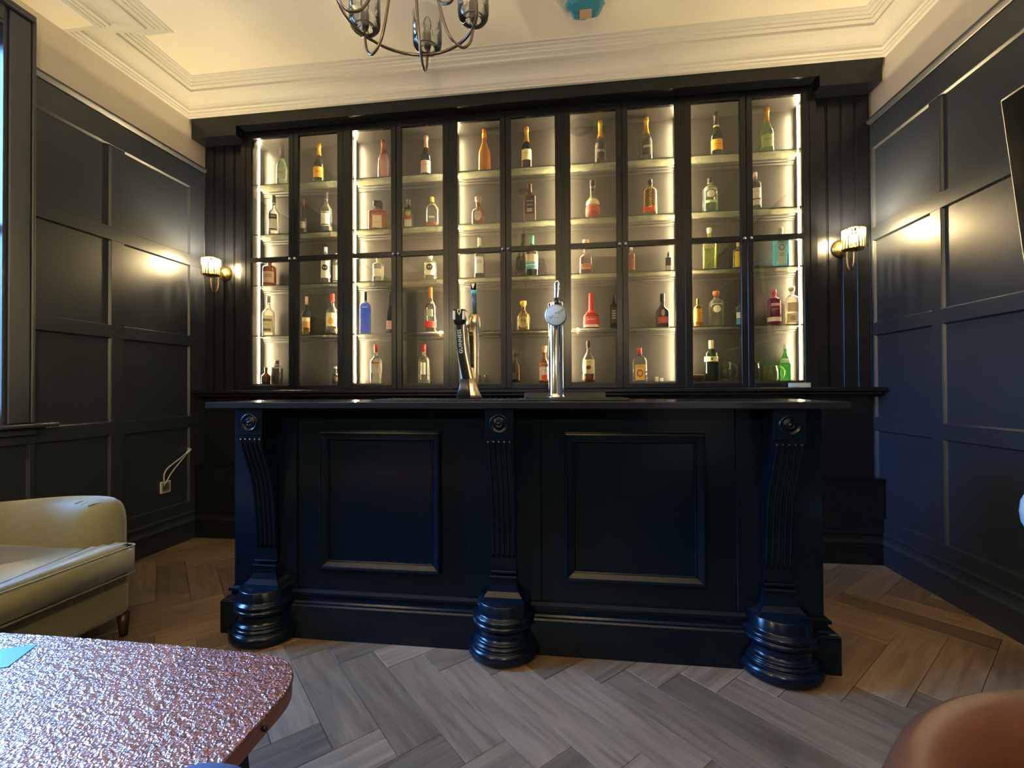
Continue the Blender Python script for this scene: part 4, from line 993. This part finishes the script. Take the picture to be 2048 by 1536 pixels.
B('c5', 2, -1.251, 0.237, 0.0415, 'square', 'green', ('241e1a', 0.3), 'square dark green bottle with green, red and white label', [(0.06, 0.62, 0.72, 'd8d0c0'), (0.36, 0.62, 0.72, '4a5a30'), (0.29, 0.37, 0.74, 'c02018'), (0.40, 0.57, 1.0, 'c89838', 'medallion')])
B('c6', 2, -1.061, 0.242, 0.0500, 'flask', 'clear', ('d8b838', 0.35, 0.3), 'clear waisted bottle with golden cap and a little amber liquor', [(0.01, 0.17, 0.95, '8a4a20', 'liquor'), (0.30, 0.36, 0.5, 'd0c8a8')])
B('c7', 2, -0.697, 0.220, 0.0510, 'round', 'amber', ('c8a078', 0.4), 'short amber bourbon bottle with oval silver label and round stopper', [(0.12, 0.50, 0.7, 'bcb0a0', 'medallion')]+lines(0.32, 1, '6a5a50', 0.2), topring=True)
B('c8', 2, -0.299, 0.296, 0.0470, 'square', 'brown', ('3a2018', 0.35), 'square dark brown whiskey bottle with black and white label', [(0.20, 0.58, 0.80, '0c0c0c')]+lines(0.32, 3, 'c8c0b0', 0.45, 0.03), [("OLD No.7", 0.010, 0.43, 'd8d0c0'), ("JACK DANIEL'S", 0.0085, 0.51, 'e8e0d0', 0, 0.006)])
B('c9', 2, 0.169, 0.298, 0.0520, 'bulb', 'clear', ('2a1a14',), 'bourbon bottle with swollen neck, torn cream label and red lower half', [(0.02, 0.30, 0.98, 'a04030', 'liquor'), (0.34, 0.50, 0.70, 'd8c8a0'), (0.18, 0.34, 0.60, 'b85040')], [('BUFFALO', 0.009, 0.31, 'f0e0c0')], capz=0.84)
B('c10', 2, 0.583, 0.274, 0.0510, 'cyl', 'gold', ('1c1814',), 'golden amber bottle with upright BANKHALL lettering and red base label', [(0.10, 0.24, 0.80, 'd04018'), (0.24, 0.68, 0.50, '5a3c10')], [('BANKHALL', 0.029, 0.46, 'ffdc60', 1)])
B('c11', 2, 1.003, 0.258, 0.0505, 'cyl', 'palegreen', ('2c2c24',), 'pale green gin bottle with round medallion label on second shelf', [(0.36, 0.66, 1.0, '5c6448', 'medallion'), (0.40, 0.60, 1.0, 'd8d4c0', 'medallion'), (0.26, 0.33, 0.5, 'a8c088')], [('PLYMOUTH', 0.0125, 0.615, 'fffbe8', 0, 0.006)])
B('c12', 2, 1.308, 0.279, 0.0415, 'cyl', 'smoke', ('d8b8a8',), 'clear bottle with white label and pale cap, half behind door frame, second shelf', [(0.30, 0.56, 0.60, 'd8ccc4'), (0.12, 0.26, 0.60, 'c8c0b8')]+lines(0.46, 1, '907878', 0.4))
# third shelf
B('d1', 3, -2.429, 0.223, 0.0500, 'cyl', 'brown', ('d0b890',), 'squat brown whisky bottle with cream label, leftmost on third shelf', [(0.12, 0.52, 0.62, 'c8a888')]+lines(0.38, 2, '6a4a3a', 0.35, 0.06))
B('d2', 3, -1.926, 0.291, 0.0370, 'cyl', 'clear', ('c8c4b8',), 'clear spirit bottle with black oval on its label, in front of its twin', [(0.14, 0.60, 0.55, 'd4d0b8'), (0.34, 0.50, 1.1, '2c2c2c', 'medallion')], y=3.398)
B('d2b', 3, -1.862, 0.255, 0.0360, 'cyl', 'frost', ('b8b0a0',), 'clear spirit bottle with pale label, tucked behind its neighbour on third shelf', [(0.14, 0.60, 0.55, 'c8b8a8')], y=3.458)
B('d3', 3, -1.500, 0.204, 0.0450, 'cyl', 'clear', ('d8d0b0',), 'short clear bottle with grey and white label, third shelf', [(0.20, 0.62, 0.55, 'd8d0b8'), (0.50, 0.64, 0.45, '787c80')])
B('d4', 3, -1.077, 0.198, 0.0490, 'cyl', 'clear', ('e8e0b8',), 'short clear bottle with round black and white badge', [(0.18, 0.66, 0.5, 'e4e0c8'), (0.36, 0.62, 1.0, '202830', 'medallion')])
B('d5', 3, -0.688, 0.314, 0.0415, 'tall', 'green', ('c8d0a8',), 'green whisky bottle with tall white label and pale green cap', [(0.12, 0.52, 0.55, 'dcd8d0')]+lines(0.42, 3, '70706c', 0.3, 0.03), [], capz=0.80)
B('d6', 3, -0.286, 0.312, 0.0530, 'tall', 'green', ('3a9a80', 0.3), 'dark green whisky bottle with turquoise band on the label and teal cap', [(0.34, 0.52, 0.66, 'd8c898'), (0.16, 0.34, 0.66, '58a8b8'), (0.25, 0.27, 0.6, 'c8e0d8')], capz=0.80)
B('d7', 3, 0.117, 0.263, 0.0520, 'round', 'brown', ('c8a078', 0.4), 'round-shouldered brown whisky bottle with small pink label, third shelf', [(0.13, 0.28, 0.45, 'b87868')]+lines(0.23, 2, '5a2a24', 0.35, 0.05), topring=True)
B('d8', 3, 0.446, 0.196, 0.0280, 'cyl', 'amber', ('e0d8c8',), 'slim red brown bottle half behind the door frame on third shelf', [(0.12, 0.55, 0.6, '7a2a1c')])
B('d9', 3, 0.710, 0.146, 0.0225, 'slim', 'dark', ('3a4038',), 'small slim dark bottle with white lower label on third shelf', [(0.08, 0.30, 0.7, 'c8c8c0'), (0.30, 0.70, 0.7, '3c4440')])
B('d10', 3, 0.994, 0.307, 0.0440, 'sq_tall', 'lime', ('e8e0a0',), 'tall faceted yellow green bottle with pale stopper', [(0.50, 0.62, 0.85, 'd8d488')], topring=True)
B('d11', 3, 1.193, 0.206, 0.0375, 'square', 'frost', ('e8d8a0',), 'bottle with bright yellow label half behind the last door frame', [(0.08, 0.60, 0.85, 'e8c818')])
B('d12', 3, 1.473, 0.285, 0.0505, 'square', 'sky', ('b8b4a8',), 'square sky blue gin bottle with a pale label', [(0.06, 0.62, 0.55, 'b4bcae'), (0.40, 0.56, 0.8, '68727a', 'medallion'), (0.43, 0.53, 0.8, 'b4bcae', 'medallion')]+lines(0.32, 2, '7c8880', 0.35, 0.05), [('GIN', 0.014, 0.60, '5c666a')])
# fourth shelf
B('e1', 4, -2.438, 0.328, 0.0455, 'tall', 'frost', ('a8a090',), 'pale frosted bottle with large cream label and grey cap, leftmost on fourth shelf', [(0.08, 0.50, 0.6, 'dcd4a8'), (0.36, 0.42, 0.5, '6c6850'), (0.12, 0.18, 0.4, '6c6850')], [('GIN', 0.014, 0.28, '55523c')])
B('e2', 4, -2.122, 0.319, 0.0355, 'tall', 'smoke', ('d8b098',), 'clear bottle with amber label and tan cap, half behind a door frame', [(0.10, 0.46, 0.6, 'dca060'), (0.36, 0.46, 0.6, 'f0d8b0')], y=3.452, capz=0.80)
B('e4', 4, -1.885, 0.328, 0.0490, 'slope', 'clear', ('d02818', 0.3), 'clear spirit bottle with cream label, orange heart and red cap', [(0.20, 0.52, 0.60, 'd8cc90'), (0.24, 0.40, 0.9, 'd89838', 'medallion'), (0.02, 0.14, 0.98, '4a4030', 'liquor')], capz=0.82)
B('e5', 4, -1.607, 0.336, 0.0395, 'sq_tall', 'cobalt', ('2c2e38',), 'cobalt blue vodka bottle', [], [('VODKA', 0.012, 0.62, 'c8d4e8')], capz=0.80)
B('e6', 4, -1.400, 0.328, 0.0320, 'champ', 'dark', ('1c1c20',), 'slim dark wine bottle with pink label half behind a door frame', [(0.10, 0.30, 0.7, 'e8a898')])
B('e7', 4, -1.072, 0.349, 0.0455, 'tall', 'clear', ('f06818', 0.3), 'clear vodka bottle with orange cap and red band near the base', [(0.10, 0.24, 0.98, 'e02c18', 'band'), (0.34, 0.50, 0.35, 'b8b8a8')], [('VODKA', 0.012, 0.52, '585850')], y=3.412, capz=0.78)
B('e9', 4, -0.352, 0.225, 0.0510, 'round', 'gold', ('d0a850', 0.3, 0.3), 'squat golden glass bottle with a plain oval window and gold stopper', [(0.08, 0.56, 0.8, 'a09058', 'medallion')], topring=True)
B('e11', 4, 0.152, 0.269, 0.0580, 'wax', 'amber', ('d81c10', 0.3), 'squat bourbon bottle with red wax neck and red and cream label', [(0.05, 0.12, 0.78, 'e0c8b0'), (0.12, 0.40, 0.78, 'c82818')], [('BOURBON', 0.011, 0.26, 'f0d0b0')])
B('e12', 4, 0.318, 0.253, 0.0290, 'square', 'brown', ('1c1816',), 'dark square whiskey bottle half behind a door frame, fourth shelf', [(0.16, 0.60, 0.8, '141414')]+lines(0.50, 4, 'a8a49c', 0.5, 0.07))
B('e13', 4, 0.665, 0.248, 0.0485, 'round', 'dark', ('1a1512',), 'round-shouldered black rum bottle with small red label', [(0.12, 0.30, 0.5, 'b84040'), (0.32, 0.52, 0.5, '8a8078', 'medallion')], capz=0.76)
B('e14', 4, 0.910, 0.204, 0.0270, 'cyl', 'gold', ('e0a028', 0.25, 0.8), 'small brass cocktail shaker bottle at the left of fourth shelf bay', [(0.02, 0.64, 1.98, 'd89820', 'metal_sleeve')], capz=0.80)
B('e15', 4, 1.037, 0.254, 0.0490, 'cyl', 'clear', ('b86a44', 0.35, 0.3), 'clear gin bottle with round medallion label and copper cap on fourth shelf', [(0.34, 0.64, 1.0, '4c4a3c', 'medallion'), (0.38, 0.58, 1.0, 'e0dccc', 'medallion')], [('PLYMOUTH', 0.0125, 0.60, 'fffbe8', 0, 0.006)], topring=True)
B('e16', 4, 1.199, 0.188, 0.0285, 'cyl', 'bluegl', ('303844',), 'small blue tinted bottle with white label half behind a frame', [(0.30, 0.52, 0.7, 'd8dce0'), (0.06, 0.28, 0.7, '4890c8')])
B('e17', 4, 1.426, 0.254, 0.0440, 'cyl', 'magenta', ('b85c78', 0.35), 'deep magenta gin bottle with white band', [(0.10, 0.22, 0.98, 'e8dcdc', 'band'), (0.52, 0.60, 0.4, 'd0a0b8')], [('RASPBERRY', 0.0095, 0.44, 'e8d0dc')], capz=0.74)
B('e18', 4, 1.544, 0.266, 0.0420, 'cyl', 'frost', ('e0c8b0',), 'pale frosted bottle with embossed label, rightmost on fourth shelf', [(0.06, 0.30, 0.6, 'e8d8b8'), (0.34, 0.58, 0.5, 'd8c4a4'), (0.10, 0.24, 0.8, 'b89c78', 'medallion')], topring=True)
# bottom board
B('f1', 5, -2.460, 0.137, 0.0340, 'round', 'brown', ('181410',), 'tiny round brown flask with black stopper, bottom left', [(0.02, 0.45, 0.98, '2c1c18', 'liquor')])
B('f2', 5, -2.363, 0.193, 0.0430, 'cyl', 'clear', ('181614',), 'bottle in a black leather sleeve with a clear neck', [(0.0, 0.66, 2.0, '17110e', 'sleeve')], capz=0.84)
B('f3', 5, -1.860, 0.138, 0.0290, 'round', 'smoke', ('b0aca0', 0.25, 0.8), 'small dark ornamental bottle with silver stopper', [(0.05, 0.40, 0.7, '3a2a20')], topring=True)
B('f4', 5, -1.521, 0.308, 0.0460, 'tall', 'clear', ('b81c18', 0.3), 'clear vodka bottle with red cap and faint silver label, left of the pair', [(0.26, 0.52, 0.5, 'b8ac98'), (0.50, 0.54, 0.4, 'b83028')], [('SMIRNOFF', 0.0095, 0.45, '6a4038')], capz=0.80)
B('f5', 5, -1.130, 0.303, 0.0450, 'tall', 'clear', ('b81c18', 0.3), 'clear vodka bottle with red cap turned so its label faces left', [(0.22, 0.52, 0.25, 'd8d4c4')], [], capz=0.80)
B('f8', 5, -0.414, 0.247, 0.0370, 'round', 'dark', ('504c44', 0.3, 0.5), 'black bottle with ball stopper half behind a door frame, bottom board', [(0.10, 0.30, 0.6, '28241f')], topring=True, capz=0.86)
B('f9', 5, -0.195, 0.275, 0.0440, 'round', 'amber', ('c89070',), 'rye whiskey bottle with pale lilac label and orange square', [(0.06, 0.52, 0.68, 'd8c8cc'), (0.07, 0.20, 0.30, 'e04818')]+[], [('RYE', 0.017, 0.42, '6a6474'), ('WHISKEY', 0.0095, 0.33, '6a6474')], topring=True)
B('f10', 5, 0.131, 0.306, 0.0455, 'slope', 'clear', ('2a1612',), 'whisky bottle with cream label and small brown bird, amber at the base', [(0.01, 0.16, 0.98, '6a3018', 'liquor'), (0.20, 0.54, 0.62, 'd8cc9c'), (0.30, 0.40, 1.1, '7a2c1c', 'medallion')], [('WHISKY', 0.011, 0.49, '5c3c28')], capz=0.82)
B('f11', 5, 0.500, 0.248, 0.0525, 'flask', 'clear', ('c02418', 0.3), 'clear flat bottle with yellow label and red cap', [(0.05, 0.50, 0.70, 'e8b830'), (0.14, 0.36, 0.8, '8c3c10', 'medallion'), (0.18, 0.32, 0.8, 'e0a828', 'medallion')], [('FIREBALL', 0.011, 0.44, '40200c')])
B('f13', 5, 0.999, 0.293, 0.0460, 'cyl', 'green', ('d8d490', 0.4), 'dark green ribbed gin bottle with cream shoulder band, beside a glass mug', [(0.48, 0.60, 0.98, 'd0cc98', 'band'), (0.51, 0.57, 0.9, '2c3c2c', 'medallion')], capz=0.80)
B('f18', 5, 1.509, 0.262, 0.0395, 'slope', 'bright', ('dcd8c0',), 'bright green gin bottle with pale green band, bottom right', [(0.46, 0.60, 0.7, 'a8dca0'), (0.44, 0.47, 0.7, '186a2c')], y=3.452, capz=0.86)
# glasses
def tumbler(shelf, x, y, H, R, glass, label, name='shot_glass', cat='glass', group=None, handle=0, facets=0):
    t = thing(name, label, cat, (x, y, ZS[shelf]+0.0003), 0, group)
    gm = bottle_glass(glass, *GL[glass])
    sec = None
    if facets: sec = lambda a, r: ((r*(1+0.03*math.cos(facets*a)))*math.cos(a), (r*(1+0.03*math.cos(facets*a)))*math.sin(a))
    MB().lathe([(0, 0), (R*0.9, 0), (R, 0.006), (R*1.02, H), (R*0.95, H), (R*0.90, H*0.14), (0, H*0.12)], seg=36 if facets else 24, sec=sec).build('cup', gm, t)
    if handle:
        MB().tube(spl([(handle*R*0.98, 0, H*0.85), (handle*(R+0.022), 0, H*0.88), (handle*(R+0.040), 0, H*0.72), (handle*(R+0.040), 0, H*0.38), (handle*(R+0.022), 0, H*0.14), (handle*R*0.98, 0, H*0.14)], 5), 0.006, 8).build('handle', gm, t)
    return t
tumbler(4, -2.087, 3.388, 0.056, 0.0225, 'gold', 'small golden shot glass in front of the amber label bottle')
tumbler(5, -0.690, 3.425, 0.058, 0.0165, 'gold', 'amber tinted shot glass behind the two-pronged tap')
tumbler(5, -0.640, 3.425, 0.058, 0.0200, 'clear', 'clear shot glass just right of the amber one')
tumbler(5, 1.089, 3.42, 0.136, 0.0400, 'palegreen', 'plain glass beer mug with handle beside the dark green gin bottle', 'beer_mug', 'mug', None, 1)
tumbler(5, 1.285, 3.42, 0.133, 0.0370, 'palegreen', 'plain glass beer mug mostly hidden behind the door frame', 'beer_mug', 'mug', None, -1)
tumbler(5, 1.392, 3.405, 0.105, 0.0450, 'lime', 'dimpled beer mug with yellow green tint beside the bright green bottle', 'beer_mug', 'mug', None, 1, 10)
t = thing('bowl', 'low dark bowl with pale rim at the left of the last bay', 'bowl', (0.893, 3.425, ZS[5]+0.0003))
MB().lathe([(0, 0), (0.035, 0), (0.050, 0.02), (0.053, 0.044), (0.050, 0.044), (0.046, 0.02), (0, 0.008)], seg=28).build('dish', flat((0.03, 0.015, 0.01), 0.3), t)
MB().tube([(0.0515*math.cos(2*PI*i/28), 0.0515*math.sin(2*PI*i/28), 0.0455) for i in range(28)], 0.002, 6, True).build('rim', flat((0.6, 0.45, 0.3), 0.4), t)
for x, z, s, lab in ((0.618, 0.034, 0.011, 'taller white ceramic cube ornament beside the flat yellow label bottle'), (0.652, 0.026, 0.011, 'lower white ceramic cube ornament, right of the taller one')):
    t = thing('ornament', lab, 'ornament', (x, 3.42, ZS[5]+0.0003), 0.2)
    MB().box(-s, s, -s, s, 0, z, 0.003).build('cube', flat((0.75, 0.72, 0.62), 0.4), t)
t = thing('napkin_stack', 'small stack of white napkins on the cabinet ledge at the far right', 'napkins', (1.50, 3.238, 1.1472))
for i in range(4):
    q = MB().box(-0.055, 0.055, -0.035, 0.035, i*0.0075+0.0002, i*0.0075+0.0065, 0.002); q.build('napkin', flat((0.62, 0.63, 0.60), 0.8), t)
